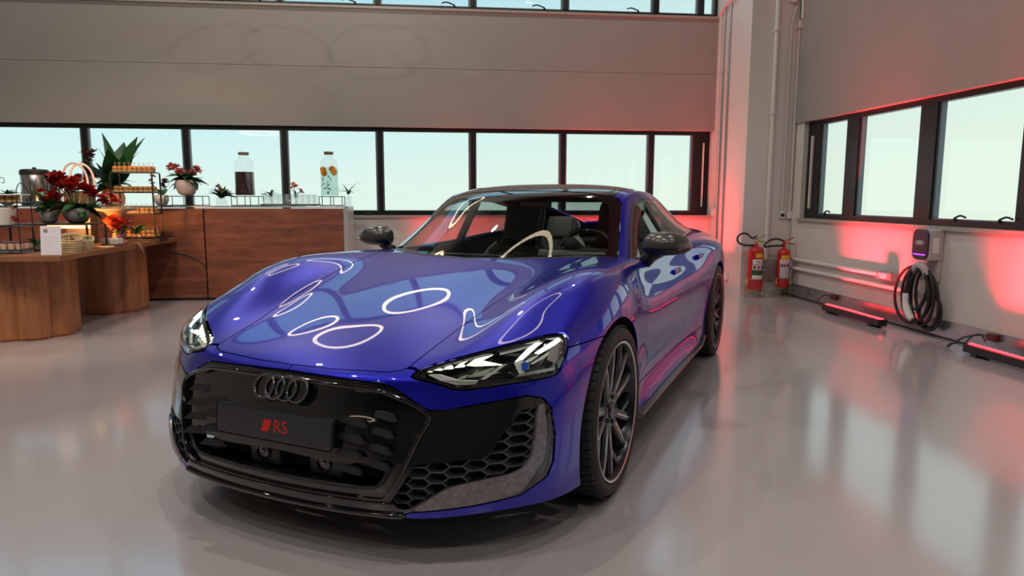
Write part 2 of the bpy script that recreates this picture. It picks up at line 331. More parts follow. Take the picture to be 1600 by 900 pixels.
def make_hull(level=4):
    V = []; idx = {}
    def vid(p):
        k = (round(p[0],5),round(p[1],5),round(p[2],5))
        if k not in idx: idx[k] = len(V); V.append(k)
        return idx[k]
    NI = len(TOP); F = []
    Sd = [[TOP[i][5]]+SIDE[i] for i in range(NI)]
    Fr = [[TOP[0][j]]+FRONT[j] for j in range(5)]+[Sd[0]]
    Rr = [[TOP[-1][j]]+REAR[j] for j in range(5)]+[Sd[-1]]
    for sgn in (1,-1):
        g = lambda p: vid((p[0],p[1]*sgn,p[2]))
        def grid(G):
            for a in range(len(G)-1):
                for b in range(len(G[0])-1):
                    f = [g(G[a][b]),g(G[a+1][b]),g(G[a+1][b+1]),g(G[a][b+1])]
                    F.append(f if sgn > 0 else f[::-1])
        grid(TOP); grid([r for r in Sd]); 
        grid([[Fr[j][m] for j in range(6)] for m in range(5,-1,-1)])
        grid([[Rr[j][m] for j in range(6)] for m in range(6)])
    # make the winding consistent with the outside
    bm = bmesh.new(); bv = [bm.verts.new(v) for v in V]
    for f in F: bm.faces.new([bv[i] for i in f])
    bmesh.ops.recalc_face_normals(bm, faces=bm.faces)
    tf = [f for f in bm.faces if abs(f.calc_center_median().x+.5) < .3 and f.calc_center_median().z > .8]
    bm.normal_update()
    if sum(f.normal.z for f in tf) < 0: bmesh.ops.reverse_faces(bm, faces=bm.faces)
    F = [[v.index for v in f.verts] for f in bm.faces] if False else None
    bm.verts.index_update(); F = [[v.index for v in f.verts] for f in bm.faces]; bm.free()
    target = np.array(V); cage = target.copy()
    def ev(cage, lev):
        me = bpy.data.meshes.new('tmp'); me.from_pydata(cage.tolist(), [], F); me.update()
        o = bpy.data.objects.new('tmp', me); COL.objects.link(o)
        md = o.modifiers.new('s','SUBSURF'); md.levels = lev; md.render_levels = lev; md.use_limit_surface = True; md.boundary_smooth = 'PRESERVE_CORNERS'
        dg = bpy.context.evaluated_depsgraph_get(); dg.update(); eo = o.evaluated_get(dg); em = eo.to_mesh()
        P = np.empty(len(em.vertices)*3); em.vertices.foreach_get('co', P); P = P.reshape(-1,3)
        N = np.empty(len(em.vertices)*3); em.vertices.foreach_get('normal', N); N = N.reshape(-1,3)
        Q = [tuple(p.vertices) for p in em.polygons]
        eo.to_mesh_clear(); bpy.data.objects.remove(o); bpy.data.meshes.remove(me)
        return P, N, Q
    for it in range(4):
        P, _, _ = ev(cage, 1)
        cage = cage + .9*(target - P[:len(target)])
    return ev(cage, level)
HP, HN, HQ = make_hull(4)
HT = np.array([t for q in HQ for t in ((q[0],q[1],q[2]),(q[0],q[2],q[3]))])
HULL_BVH = BVHTree.FromPolygons([tuple(p) for p in HP], [tuple(t) for t in HT])

# ---- clipping of triangle meshes: mesh = (P, N, T)
def clip(mesh, s):
    """keep the part where s <= 0 (s: value per vertex)"""
    P, N, T = mesh; s = np.where(np.abs(s) < 1e-7, 1e-7, s); ins = s < 0; c = ins[T].sum(1)
    keep = T[c == 3].tolist(); newP = []; newN = []; cache = {}; base = len(P)
    def cut(a, b):
        k = (a,b) if a < b else (b,a)
        if k not in cache:
            t = s[k[0]]/(s[k[0]]-s[k[1]]); cache[k] = base+len(newP)
            newP.append(P[k[0]]+t*(P[k[1]]-P[k[0]])); newN.append(N[k[0]]+t*(N[k[1]]-N[k[0]]))
        return cache[k]
    for tri in T[(c == 1)|(c == 2)].tolist():
        q = []
        for i in range(3):
            a, b = tri[i], tri[(i+1)%3]
            if ins[a]: q.append(a)
            if ins[a] != ins[b]: q.append(cut(a,b))
        keep.append(q[:3])
        if len(q) == 4: keep.append([q[0],q[2],q[3]])
    P2 = np.vstack([P, np.array(newP).reshape(-1,3)]); N2 = np.vstack([N, np.array(newN).reshape(-1,3)])
    K = np.array(keep, dtype=int).reshape(-1,3)
    if not len(K): return (np.zeros((0,3)), np.zeros((0,3)), K)
    u, inv = np.unique(K, return_inverse=True)
    N3 = N2[u]; N3 = N3/np.maximum(1e-9, np.linalg.norm(N3,axis=1))[:,None]
    return (P2[u], N3, inv.reshape(-1,3))
def poly_sd(Q, poly):
    """signed distance (negative inside) of the 2D points Q to a polygon"""
    A = np.array(poly, float); B = np.roll(A,-1,0); d = np.full(len(Q), 1e9); ins = np.zeros(len(Q), bool)
    for a, b in zip(A, B):
        e = b-a; w_ = Q-a; t = np.clip((w_@e)/max(1e-12,e@e),0,1); d = np.minimum(d, np.linalg.norm(w_-t[:,None]*e,axis=1))
        c1 = (a[1] <= Q[:,1]) != (b[1] <= Q[:,1])
        if abs(b[1]-a[1]) > 1e-12:
            xi = a[0]+(Q[:,1]-a[1])*(b[0]-a[0])/(b[1]-a[1]); ins ^= c1 & (Q[:,0] < xi)
    return np.where(ins, -d, d)
def chaikin(poly, n=2, closed=True):
    P = [np.array(p,float) for p in poly]
    for _ in range(n):
        P = [q for k in range(len(P)) for q in (P[k]*.85+P[(k+1)%len(P)]*.15, P[k]*.15+P[(k+1)%len(P)]*.85)]
    return [tuple(p) for p in P]
AX = {'xy':[0,1],'xz':[0,2],'yz':[1,2]}
def cond(mesh, plane, poly, extra=None):
    P = mesh[0]; s = poly_sd(P[:,AX[plane]], poly)
    if extra is not None: s = np.maximum(s, extra(P))
    return s
def split(mesh, s, gap=.0025):
    return clip(mesh, s+gap), clip(mesh, -s+gap)
def mirror(mesh): 
    return (mesh[0]*[1,-1,1], mesh[1]*[1,-1,1], mesh[2][:,::-1])
def whole(mesh):
    """join a half with its mirror image across y = 0"""
    P = np.vstack([mesh[0], mesh[0]*[1,-1,1]]); N = np.vstack([mesh[1], mesh[1]*[1,-1,1]]); T = np.vstack([mesh[2], mesh[2][:,::-1]+len(mesh[0])])
    n0 = len(mesh[0]); m = np.arange(len(P)); on = np.where(np.abs(mesh[0][:,1]) < 1e-5)[0]; m[on+n0] = on
    N[on,1] = 0
    T = m[T]; u, inv = np.unique(T, return_inverse=True); return (P[u], N[u], inv.reshape(-1,3))
def offset(mesh, d): return (mesh[0]+mesh[1]*d, mesh[1], mesh[2])
def boundary(T):
    from collections import Counter
    E = {}
    for a,b,c in T.tolist():
        for e in ((a,b),(b,c),(c,a)): E[e] = 1
    return [e for e in E if (e[1],e[0]) not in E]
def panel(name, mesh, m, parent=None, depth=.012, back=True):
    P, N, T = mesh
    if not len(T): print('empty panel', name); return None
    be = boundary(T) if depth else []
    ids = sorted({i for e in be for i in e}); mp = {i:len(P)+k for k,i in enumerate(ids)}
    P2 = np.vstack([P, P[ids]-N[ids]*depth]) if ids else P
    F = T.tolist()+[[e[1],e[0],mp[e[0]],mp[e[1]]] for e in be]
    me = bpy.data.meshes.new(name); me.from_pydata(P2.tolist(), [], F); me.update()
    me.polygons.foreach_set('use_smooth', [True]*len(T)+[False]*len(be))
    nl = np.zeros((len(me.loops),3)); lv = np.empty(len(me.loops),int); me.loops.foreach_get('vertex_index', lv)
    k = len(T)*3; nl[:k] = N[lv[:k]]
    try: me.normals_split_custom_set([tuple(v) for v in nl])
    except Exception as ex: print('normals', ex)
    return link(name, me, m, parent or car)
def hull_x(y, z, default=.9):
    """x of the front skin at (y, z)"""
    h = HULL_BVH.ray_cast(Vector((3,y,z)), Vector((-1,0,0)))
    return h[0].x if h[0] is not None else default
def hull_y(x, z):
    h = HULL_BVH.ray_cast(Vector((x,3,z)), Vector((0,-1,0))); return h[0].y if h[0] is not None else .95
def hull_z(x, y):
    h = HULL_BVH.ray_cast(Vector((x,y,3)), Vector((0,0,-1))); return h[0].z if h[0] is not None else .8

half = clip((HP,HN,HT), -HP[:,1]-1e-9) if False else None
_msk = (HP[HT][:,:,1] >= -1e-6).all(1); _T = HT[_msk]; _u, _i = np.unique(_T, return_inverse=True)
half = (HP[_u].copy(), HN[_u].copy(), _i.reshape(-1,3)); half[0][np.abs(half[0][:,1]) < 1e-5,1] = 0
# wheel arches
WB, WR = 2.9, .36
def arch(P, cx, r): return np.maximum(np.hypot(P[:,0]-cx, P[:,2]-.355)-r, .62-P[:,1])
half = clip(half, -arch(half[0], 0, .402)); half = clip(half, -arch(half[0], -WB, .402))
inner = offset(half, -.03)
# ------------------------------------------------------------------ body panels
POS = lambda P: -P[:,0]+.25          # front half only
body_full = (half[0].copy(), half[1], half[2])
CABIN = [(-.48,-1),(-.48,0),(-.53,.25),(-.65,.46),(-.87,.66),(-1.02,.742),(-1.35,.772),(-2.3,.775),(-2.85,.735),(-3.2,.66),(-3.45,.56),(-3.62,.4),(-3.68,0),(-3.68,-1)]
top_only = lambda P: .86-P[:,2]
_, body = split(body_full, cond(body_full,'xy',CABIN,top_only), .0)
shell = offset(clip(body, body[0][:,0]-.40), -.022)
HOOD = [(.846,-1),(.846,0),(.842,.17),(.815,.387),(.792,.435),(.765,.446),(.66,.452),(.522,.462),(.255,.492),(-.05,.53),(-.37,.562),(-.70,.60),(-.60,.46),(-.51,.28),(-.455,0),(-.455,-1)]
hood, body = split(body, cond(body,'xy',HOOD,lambda P: .58-P[:,2]))
panel('hood', whole(hood), M_blue)
cowl, body = split(body, cond(body,'xy',[(-.44,-1),(-.44,0),(-.50,.28),(-.61,.48),(-.73,.62),(-.92,.72),(-1.1,.72),(-1.1,-1)],top_only), .001)
panel('cowl', whole(cowl), M_satin)
HL = [(.478,.648),(.499,.670),(.604,.699),(.719,.731),(.832,.757),(.881,.759),(.899,.741),(.914,.696),(.909,.645),(.900,.632),(.794,.621),(.663,.604),(.617,.607),(.565,.628),(.497,.641)]
hl, body = split(body, cond(body,'yz',chaikin(HL,1),POS))
MASK = [(-1,.632),(0,.632),(.18,.630),(.385,.621),(.43,.612),(.555,.543),(.60,.540),(.69,.556),(.835,.577),(.876,.563),(.899,.525),(.909,.43),(.907,.333),(.893,.281),(.831,.237),(.713,.222),(.53,.207),(.505,.199),(.505,0),(-1,0)]
maskp, body = split(body, cond(body,'yz',chaikin(MASK[1:-2],2)[:-0 or None] if False else MASK,POS))
BUMP = [(0,0),(0,.665),(.47,.665),(.49,.66),(.7,.66),(.9,.70),(.91,.7135),(1.1,.7135),(1.1,0)]
bump, body = split(body, cond(body,'yz',BUMP,lambda P:-P[:,0]-.0))
panel('front_bumper', whole(bump), M_blue)
rocker, body = split(body, cond(body,'xz',[(-.55,.0),(-.55,.245),(-.63,.305),(-2.40,.305),(-2.45,.26),(-2.45,0)]))
door1, body = split(body, cond(body,'xz',[(-.86,.99),(-.80,.885),(-.70,.83),(-.60,.57),(-.60,.45),(-.64,.31),(-.66,0),(-1.85,0),(-1.85,.42),(-1.74,.76),(-1.74,.99)]))
door2, body = split(body, cond(body,'xz',[(-1.6,.99),(-1.74,.99),(-1.74,.76),(-1.85,.42),(-1.85,0),(-2.38,.0),(-2.39,.32),(-2.43,.48),(-2.50,.62),(-2.60,.78),(-2.66,.99)]))
fender, body = split(body, -body[0][:,0]-1.3)
trunk, body = split(body, cond(body,'xy',[(-3.5,-1),(-3.5,0),(-3.5,.55),(-3.7,.62),(-3.93,.60),(-3.93,-1)],lambda P:.9-P[:,2]))
tail, body = split(body, np.maximum(np.maximum(body[0][:,0]+3.72, .80-body[0][:,2]), body[0][:,2]-.865))
diff, quarter = split(body, np.maximum(body[0][:,0]+3.45, body[0][:,2]-.47))
panel('trunk_lid', whole(trunk), M_blue); panel('tail_light', whole(tail), mat('tail_lamp_red',(.35,.005,.01),.1,coat=1))
panel('rear_bumper', whole(diff), M_satin)
for side in (1,-1):
    f = (lambda m: m) if side > 0 else mirror
    panel('front_fender', f(fender), M_blue); d1 = panel('front_door', f(door1), M_blue); d2 = panel('rear_door', f(door2), M_blue)
    panel('rear_quarter', f(quarter), M_blue); panel('sill', f(rocker), M_blue)
    # flush handles in recessed cups
    for d, hx, hz in ((d1,-1.60,.795),(d2,-2.30,.838)):
        y = hull_y(hx,hz); bm = box(-.10,.10,-.010,.013,-.017,.017,.009,3)
        h = obj('door_handle', bm, M_blue, d, True); h.location = (hx, side*y, hz)
        bm = bmesh.new(); bmesh.ops.create_uvsphere(bm, u_segments=20, v_segments=10, radius=1)
        bmesh.ops.scale(bm, vec=(.075,.006,.030), verts=bm.verts)
        c = obj('handle_cup', bm, M_void, d, True); c.location = (hx+.01, side*(y-.003), hz-.018)
    # side sill blade
    prof = [(.86,.16),(.955,.175),(.972,.19),(.968,.205),(.93,.214),(.86,.20)]
    bm = bmesh.new(); rings = []
    for x, k in ((-.44,.93),(-.50,1),(-1.0,1.0),(-1.8,1.0),(-2.25,1.005),(-2.42,1.0),(-2.47,.96)):
        lift = .0 if x > -2.3 else (.04 if x > -2.44 else .06)
        rings.append([bm.verts.new((x, side*y*k, z+lift)) for y,z in prof])
    for a,b_ in zip(rings,rings[1:]):
        for k in range(6): bm.faces.new((a[k],a[(k+1)%6],b_[(k+1)%6],b_[k]))
    bm.faces.new(rings[0]); bm.faces.new(rings[-1]); bmesh.ops.recalc_face_normals(bm, faces=bm.faces)
    obj('sill_blade', bm, M_carbon2, car, 40)
# inner dark shell and underbody
iw = whole(clip(shell, np.maximum(shell[0][:,0]*0-1, -1)))
raw('inner_shell', iw[0], iw[2], M_void, car, True)
bm = bmesh.new(); bx(bm, -3.75,.78,-.52,.52,.18,.21); bx(bm,-2.45,-.45,-.90,.90,.15,.19); bx(bm,.40,.72,-.62,.62,.195,.22); bx(bm,-3.6,-3.3,-.8,.8,.2,.3)
bx(bm, -3.75,.30,-.60,.60,.20,.62) if False else None
obj('underbody', bm, M_void, car)
for cx in (0,-WB):
    for s in (1,-1):
        bm = bmesh.new(); n_ = 40
        a = [bm.verts.new((cx+.42*math.cos(PI*k/n_*1.3-.47), s*.62, .355+.42*math.sin(PI*k/n_*1.3-.47))) for k in range(n_+1)]
        c = [bm.verts.new((cx+.412*math.cos(PI*k/n_*1.3-.47), s*(hull_y(cx+.412*math.cos(PI*k/n_*1.3-.47)*1.0, max(.22,.355+.412*math.sin(PI*k/n_*1.3-.47)))-.02), .355+.412*math.sin(PI*k/n_*1.3-.47))) for k in range(n_+1)]
        for k in range(n_): bm.faces.new((a[k],a[k+1],c[k+1],c[k]))
        bm.faces.new(a)
        obj('wheel_arch_liner', bm, M_void, car, True)

# ---- front mask: gloss black surround, grille, intakes
FR = [(-1,.607),(0,.607),(.36,.598),(.42,.588),(.555,.530),(.540,.456),(.490,.323),(.452,.262),(.425,.243),(0,.238),(-1,.238)]
grille, mask = split(maskp, cond(maskp,'yz',FR), .0)
BL = [(.864,.545),(.880,.548),(.892,.456),(.889,.359),(.862,.298),(.827,.248),(.713,.230),(.517,.211),(.640,.297),(.733,.315),(.805,.323),(.842,.341),(.857,.368),(.865,.445)]
ME = [(.866,.536),(.823,.531),(.793,.481),(.752,.400),(.733,.386),(.540,.372),(.50,.30),(.462,.243),(.484,.219),(.512,.214),(.640,.299),(.733,.317),(.805,.325),(.842,.343),(.857,.370),(.865,.445)]
blade, mask = split(mask, cond(mask,'yz',chaikin(BL,1)), .001)
mesh_, mask = split(mask, cond(mask,'yz',ME), .0)
panel('bumper_mask', whole(mask), M_gloss, depth=.04)
for side in (1,-1):
    f = (lambda m: m) if side > 0 else mirror
    panel('corner_blade', f(offset(blade,.006)), M_carbon, depth=.03)
    panel('intake_back', f(offset(mesh_,-.035)), M_void, depth=0)
INT = [(-1,.365),(0,.365),(.30,.350),(.335,.362),(.462,.362),(.432,.302),(.405,.284),(.36,.279),(0,.275),(-1,.275)]
intk, grille = split(grille, cond(grille,'yz',INT), .0)
grp = panel('grille', whole(offset(grille,-.012)), M_gloss, depth=.05)
panel('lower_intake_back', whole(offset(intk,-.11)), M_void, depth=0)
def ribbon(name, pts, r, m, parent, out=.004, closed=False, n=8):
    """a bead that follows the front skin through (y, z) points"""
    P = [(hull_x(abs(y),z)+out, y, z) for y,z in pts]
    return obj(name, tube(bmesh.new(), crom(P,4,closed) if not closed else P, r, n, closed), m, parent, True)
frp = [(.452,.262),(.49,.323),(.540,.456),(.557,.532),(.42,.590),(.36,.600),(.18,.607),(0,.608)]
ribbon('grille_frame', frp+[(-y,z) for y,z in frp[::-1][1:]], .009, M_gloss, grp)
ip = [(.335,.364),(.455,.352),(.430,.304),(.405,.287),(.36,.281),(.18,.278),(0,.277)]
ribbon('intake_lip', ip[1:]+[(-y,z) for y,z in ip[1:-1][::-1]], .007, M_satin, grp, -.004)
ribbon('splitter', [(.50,.192),(.43,.19),(.26,.189),(0,.188),(-.26,.189),(-.43,.19),(-.50,.192)], .010, M_gloss, car, .004)
ribbon('splitter_upper', [(.47,.235),(.40,.232),(.22,.230),(0,.229),(-.22,.230),(-.40,.232),(-.47,.235)], .006, M_gloss, car, .001)
# trapezoid scales of the grille, one by one
def scale_mesh(w0, w1, h):
    bm = bmesh.new()   # local: x out, y across, z up
    v = [bm.verts.new(p) for p in ((.009,-w1/2,-h/2),(.009,w1/2,-h/2),(.002,w0/2,h/2),(.002,-w0/2,h/2),(-.012,-w1/2,-h/2),(-.012,w1/2,-h/2),(-.012,w0/2,h/2),(-.012,-w0/2,h/2))]
    for f in ((0,1,2,3),(0,4,5,1),(1,5,6,2),(2,6,7,3),(3,7,4,0),(4,7,6,5)): bm.faces.new([v[i] for i in f])
    bmesh.ops.recalc_face_normals(bm, faces=bm.faces)
    me = bpy.data.meshes.new('grille_scale'); bm.to_mesh(me); bm.free(); return me
M_scale = mat('grille_satin_black', (.02,.02,.022), .32)
sm = scale_mesh(.080,.122,.0215)
for rI in range(8):
    z = .523-.0262*rI
    lim = np.interp(z, [.26,.323,.456,.53], [.44,.48,.53,.545])-.05
    for k in range(-4,5):
        y = (k+(rI%2)*.5)*.205
        if abs(y) > lim or (abs(y) < .25 and z > .385) or (z < .375 and abs(y) < .30): continue
        h = hull_x(abs(y),z); dydx = (hull_x(abs(y)+.02,z)-hull_x(max(0,abs(y)-.02),z))/.04
        o = link('grille_scale', sm, M_scale, grp); o.location = (h-.004, y, z); o.rotation_euler = (0,-.05, -math.copysign(math.atan(dydx),y) if abs(y) > .03 else 0)
# parking radar pods and cross bar in the lower intake
M_pod = mat('pod_grey',(.03,.03,.032),.4)
for y in (-.09,.185):
    bm = box(-.04,.0,-.07,.07,-.042,.045,.012); pod = obj('sensor_pod', bm, M_pod, grp, 40); pod.location = (.912,y,.325)
    bm = lathe(bmesh.new(), [(.030,-.004),(.030,.010),(.024,.012),(.022,.006),(0,.006)], 24, 'x'); q = obj('sensor_ring', bm, M_gloss, pod, 40); q.location = (.002,.0,.008)
    bm = lathe(bmesh.new(), [(.009,0),(.009,.010),(.006,.012),(0,.0125)], 16, 'x'); q = obj('sensor_lens', bm, M_chrome, pod, 40); q.location = (.002,.0,.008)
obj('intake_bar', box(.875,.905,-.40,.40,.345,.36,.004), M_satin, grp)
# show plate
pl = obj('number_plate', box(-.006,.006,-.262,.262,-.055,.055,.012,4), mat('plate_anthracite',(.028,.028,.033),.42), car, 40); pl.location = (.962,0,.452); pl.rotation_euler = (0,-.10,0)
bk = obj('plate_holder', box(-.03,0,-.25,.25,-.045,.05,.01), M_satin, pl); bk.location = (-.006,0,0)
rh = obj('red_rhombus', prism([(-.0345,-.021),(-.002,-.021),(.014,.021),(-.0185,.021)], .0055,.0068,'x'), M_red, pl); rh.location = (0,-.012,.0)
def text(name, s, size, M, m, parent, extr=.0008, align='CENTER', bold=None):
    c = bpy.data.curves.new(name,'FONT'); c.body = s; c.size = size; c.extrude = extr; c.align_x = align; c.align_y = 'CENTER'; c.resolution_u = 3
    o = bpy.data.objects.new(name,c); COL.objects.link(o); dg = bpy.context.evaluated_depsgraph_get(); me = bpy.data.meshes.new_from_object(o.evaluated_get(dg))
    bpy.data.objects.remove(o); bpy.data.curves.remove(c); me.materials.clear(); me.transform(M); return link(name, me, m, parent)
TX = Matrix(((0,0,1,0),(1,0,0,0),(0,1,0,0),(0,0,0,1)))    # text in the y-z plane facing +x
text('plate_letters', 'RS', .062, Matrix.Translation((.0062,.042,0)) @ TX, M_red, pl)
# four interlocked rings
nrm = HULL_BVH.find_nearest(Vector((.9,0,.574)))[1]
em = obj('emblem', prism(chaikin([(-.118,-.036),(-.118,.036),(.118,.036),(.118,-.036)],2), -.012,.002,'x'), M_gloss, car); em.location = (hull_x(0,.574)+.006,0,.574)
em.rotation_euler = (0,-math.asin(nrm.z),0)
for k in range(4):
    bm = bmesh.new(); pts = [(0,.043*math.cos(2*PI*i/40),.043*math.sin(2*PI*i/40)) for i in range(40)]
    tube(bm, pts, .0058, 8, True); q = obj('emblem_ring', bm, M_chrome, em, True); q.location = (.008+.0012*(k%2), (k-1.5)*.0505, 0)
# hexagon mesh in the side intakes: each cell a wall ring set into the skin
def hexes(side):
    R = .036; bm = bmesh.new(); W = .0035; cells = []
    me_poly = np.array(ME)
    for i in range(0,18):
        for j in range(-2,20):
            y = .44+i*R*1.5; sz = .57; z = .20+j*R*2*.866*sz+(i%2)*R*.866*sz
            ring = [(y+R*math.cos(a)*1.0, z+R*sz*math.sin(a)) for a in [PI/3*k for k in range(6)]]
            d = poly_sd(np.array([(y,z)]), ME)[0]
            if d < .012: cells.append((y,z))
    out = []
    for (y,z) in cells:
        sz = .57; pr = []
        for rad,dep in ((R-W,.0),(R,.001),(R,-.02),(R-W,-.03)):
            row = []
            for k in range(6):
                a = PI/3*k; yy = y+rad*math.cos(a); zz = z+rad*sz*math.sin(a)
                row.append((hull_x(min(.9,yy),zz,.6)-.010+dep, yy, zz))
            pr.append(row)
        out.append(pr)
    return out
_hex = hexes(1)
M_mesh = mat('intake_mesh_black', (.06,.06,.065), .3)
for side in (1,-1):
    bk_ = [o for o in car.children if o.name.startswith('intake_back')][0 if side > 0 else 1]
    for pr in _hex:
        bm = bmesh.new(); vs = [[bm.verts.new((x,side*y,z)) for x,y,z in row] for row in pr]
        for a,b_ in zip(vs,vs[1:]):
            for k in range(6): bm.faces.new((a[k],a[(k+1)%6],b_[(k+1)%6],b_[k]))
        obj('mesh_cell', bm, M_mesh, bk_)

# ---- headlights
M_frost = mat('frosted_light_guide',(.55,.56,.52),.25,coat=.5); M_bluelens = mat('blue_projector_lens',(.02,.10,.5),.05,coat=1); M_crystal = mat('crystal_reflector',(.5,.52,.5),.15,metal=.7)
HLC = [(.66,.655),(.80,.69)]
def hp(y, z, d): return (hull_x(y,z)-d, y, z)
for side in (1,-1):
    f = (lambda m: m) if side > 0 else mirror
    hb = panel('headlight', f(offset(hl,-.045)), M_gloss, depth=0)
    hs = offset(hl,-.001); rim_in = clip(hs, cond(hs,'yz',HL)+.010); rim_out = clip(hs, -cond(hs,'yz',HL)-.010)
    l_ = panel('lens', f(rim_in), M_lens, hb, depth=0)
    panel('lens_surround', f(rim_out), M_gloss, hb, depth=.045)
    def lump(name, poly, d, m, t=.012):
        bm = bmesh.new(); a = [bm.verts.new((lambda p:(p[0],side*p[1],p[2]))(hp(y,z,d))) for y,z in poly]
        b_ = [bm.verts.new((lambda p:(p[0],side*p[1],p[2]))(hp(y,z,d+t))) for y,z in poly]; n_ = len(poly)
        bm.faces.new(a); bm.faces.new(b_[::-1])
        for k in range(n_): bm.faces.new((a[k],b_[k],b_[(k+1)%n_],a[(k+1)%n_]))
        bmesh.ops.recalc_face_normals(bm, faces=bm.faces); return obj(name, bm, m, hb)
    for pl_ in ([(.498,.655),(.504,.664),(.522,.668),(.512,.660),(.530,.655)], [(.532,.660),(.542,.674),(.556,.675),(.546,.667),(.560,.660)],
                [(.562,.663),(.574,.679),(.591,.680),(.580,.672),(.592,.665)], [(.596,.668),(.611,.686),(.630,.688),(.615,.678),(.626,.671)],
                [(.630,.675),(.648,.693),(.698,.703),(.672,.687),(.743,.677),(.66,.674)]):
        lump('running_light', pl_, .026, M_led)
    lump('running_light', [(.78,.686),(.797,.720),(.813,.735),(.830,.734),(.82,.722),(.80,.692)], .022, M_ledhot)
    lump('running_light', [(.826,.708),(.848,.728),(.880,.751),(.888,.744),(.868,.722),(.84,.704)], .022, M_ledhot)
    lump('frosted_bar', [(.72,.703),(.778,.716),(.835,.737),(.83,.744),(.77,.727),(.71,.713)], .030, M_frost)
    lump('reflector', [(.777,.682),(.799,.686),(.811,.648),(.799,.647)], .030, M_frost)
    lump('reflector', [(.687,.633),(.74,.677),(.757,.679),(.702,.633)], .030, M_frost)
    lump('lower_trim', [(.526,.648),(.568,.632),(.619,.616),(.675,.618),(.681,.629),(.619,.632),(.56,.649)], .024, M_shell)
    lump('lower_trim', [(.788,.637),(.892,.648),(.892,.655),(.799,.646)], .024, M_frost)
    lump('projector_lens', [(.800,.681),(.817,.683),(.823,.660),(.807,.658)], .026, M_bluelens)
    lump('side_reflector', [(.868,.686),(.865,.721),(.894,.737),(.903,.704),(.903,.660)], .020, M_crystal)

# ---- greenhouse: a second smooth skin (windscreen, roof, side glass, rear screen)
GH = [
 [(-.44,0,.905),(-.49,.25,.905),(-.60,.46,.903),(-.745,.64,.90),(-.845,.733,.90),(-.87,.757,.89),(-.89,.78,.88),(-.90,.80,.86)],
 [(-.73,0,1.048),(-.77,.24,1.046),(-.855,.44,1.038),(-.965,.605,1.024),(-1.045,.685,1.013),(-1.06,.715,.998),(-1.055,.765,.94),(-1.05,.81,.86)],
 [(-1.01,0,1.184),(-1.035,.23,1.182),(-1.10,.42,1.172),(-1.182,.565,1.154),(-1.235,.64,1.14),(-1.247,.668,1.12),(-1.24,.742,1.00),(-1.24,.815,.86)],
 [(-1.28,0,1.298),(-1.295,.22,1.296),(-1.335,.40,1.287),(-1.385,.53,1.272),(-1.42,.603,1.257),(-1.43,.635,1.232),(-1.43,.725,1.05),(-1.43,.818,.86)],
 [(-1.7,0,1.347),(-1.7,.22,1.344),(-1.7,.40,1.333),(-1.7,.525,1.314),(-1.7,.598,1.294),(-1.7,.632,1.266),(-1.7,.728,1.07),(-1.7,.822,.87)],
 [(-2.1,0,1.338),(-2.1,.21,1.335),(-2.1,.39,1.323),(-2.1,.515,1.303),(-2.1,.585,1.283),(-2.1,.62,1.252),(-2.1,.72,1.07),(-2.1,.822,.88)],
 [(-2.5,0,1.293),(-2.5,.21,1.289),(-2.5,.38,1.276),(-2.5,.50,1.255),(-2.5,.565,1.233),(-2.5,.60,1.203),(-2.5,.70,1.06),(-2.5,.815,.90)],
 [(-2.9,0,1.218),(-2.9,.20,1.214),(-2.9,.37,1.20),(-2.9,.485,1.178),(-2.9,.548,1.155),(-2.9,.585,1.125),(-2.9,.685,1.025),(-2.9,.80,.925)],
 [(-3.3,0,1.122),(-3.3,.20,1.117),(-3.3,.36,1.104),(-3.3,.47,1.083),(-3.3,.53,1.062),(-3.3,.57,1.038),(-3.3,.67,.985),(-3.3,.775,.935)],
 [(-3.65,0,1.03),(-3.65,.19,1.026),(-3.65,.35,1.014),(-3.65,.455,.998),(-3.65,.52,.983),(-3.65,.56,.97),(-3.65,.64,.945),(-3.65,.73,.915)],
 [(-3.86,0,.972),(-3.86,.19,.969),(-3.86,.34,.962),(-3.86,.445,.952),(-3.86,.51,.943),(-3.86,.55,.935),(-3.86,.62,.922),(-3.86,.70,.90)]]
def spl(Y, xs):
    """natural cubic spline through Y (n, ...) at the parameters 0..n-1"""
    n_ = len(Y); A = np.zeros((n_,n_)); B = np.zeros_like(Y)
    A[0,0] = A[-1,-1] = 1
    for i in range(1,n_-1): A[i,i-1:i+2] = (1,4,1); B[i] = 6*(Y[i-1]-2*Y[i]+Y[i+1])
    M_ = np.linalg.solve(A, B.reshape(n_,-1)).reshape(Y.shape); i = np.clip(xs.astype(int),0,n_-2); sh = (-1,)+(1,)*(Y.ndim-1); t = (xs-i).reshape(sh)
    return (1-t)*Y[i]+t*Y[i+1]+((1-t)**3-(1-t))/6*M_[i]+(t**3-t)/6*M_[i+1]
G = np.array(GH); G = np.concatenate([G[:,:0:-1]*[1,-1,1], G], 1)
G = spl(G, np.linspace(0,len(GH)-1,151)); G = spl(G.transpose(1,0,2), np.linspace(0,14,141)).transpose(1,0,2)[:,70:]
def blur(A, ax, n_):
    for _ in range(n_):
        B = np.moveaxis(A,ax,0).copy(); B[1:-1] = .25*B[:-2]+.5*B[1:-1]+.25*B[2:]; A = np.moveaxis(B,0,ax)
    return A
G = blur(G,0,50)
_Gf = np.concatenate([G[:,:0:-1]*[1,-1,1], G],1); G = blur(_Gf,1,12)[:,G.shape[1]-1:]
ni, nj = G.shape[:2]; G[:,0,1] = 0
du = np.gradient(G,axis=0); dv = np.gradient(G,axis=1); GN = np.cross(dv,du); GN /= np.linalg.norm(GN,axis=2)[:,:,None]
if GN[60,20,2] < 0: GN = -GN
GN[:,0,1] = 0
GP = G.reshape(-1,3); GNn = GN.reshape(-1,3); ii = np.arange(ni*nj).reshape(ni,nj)
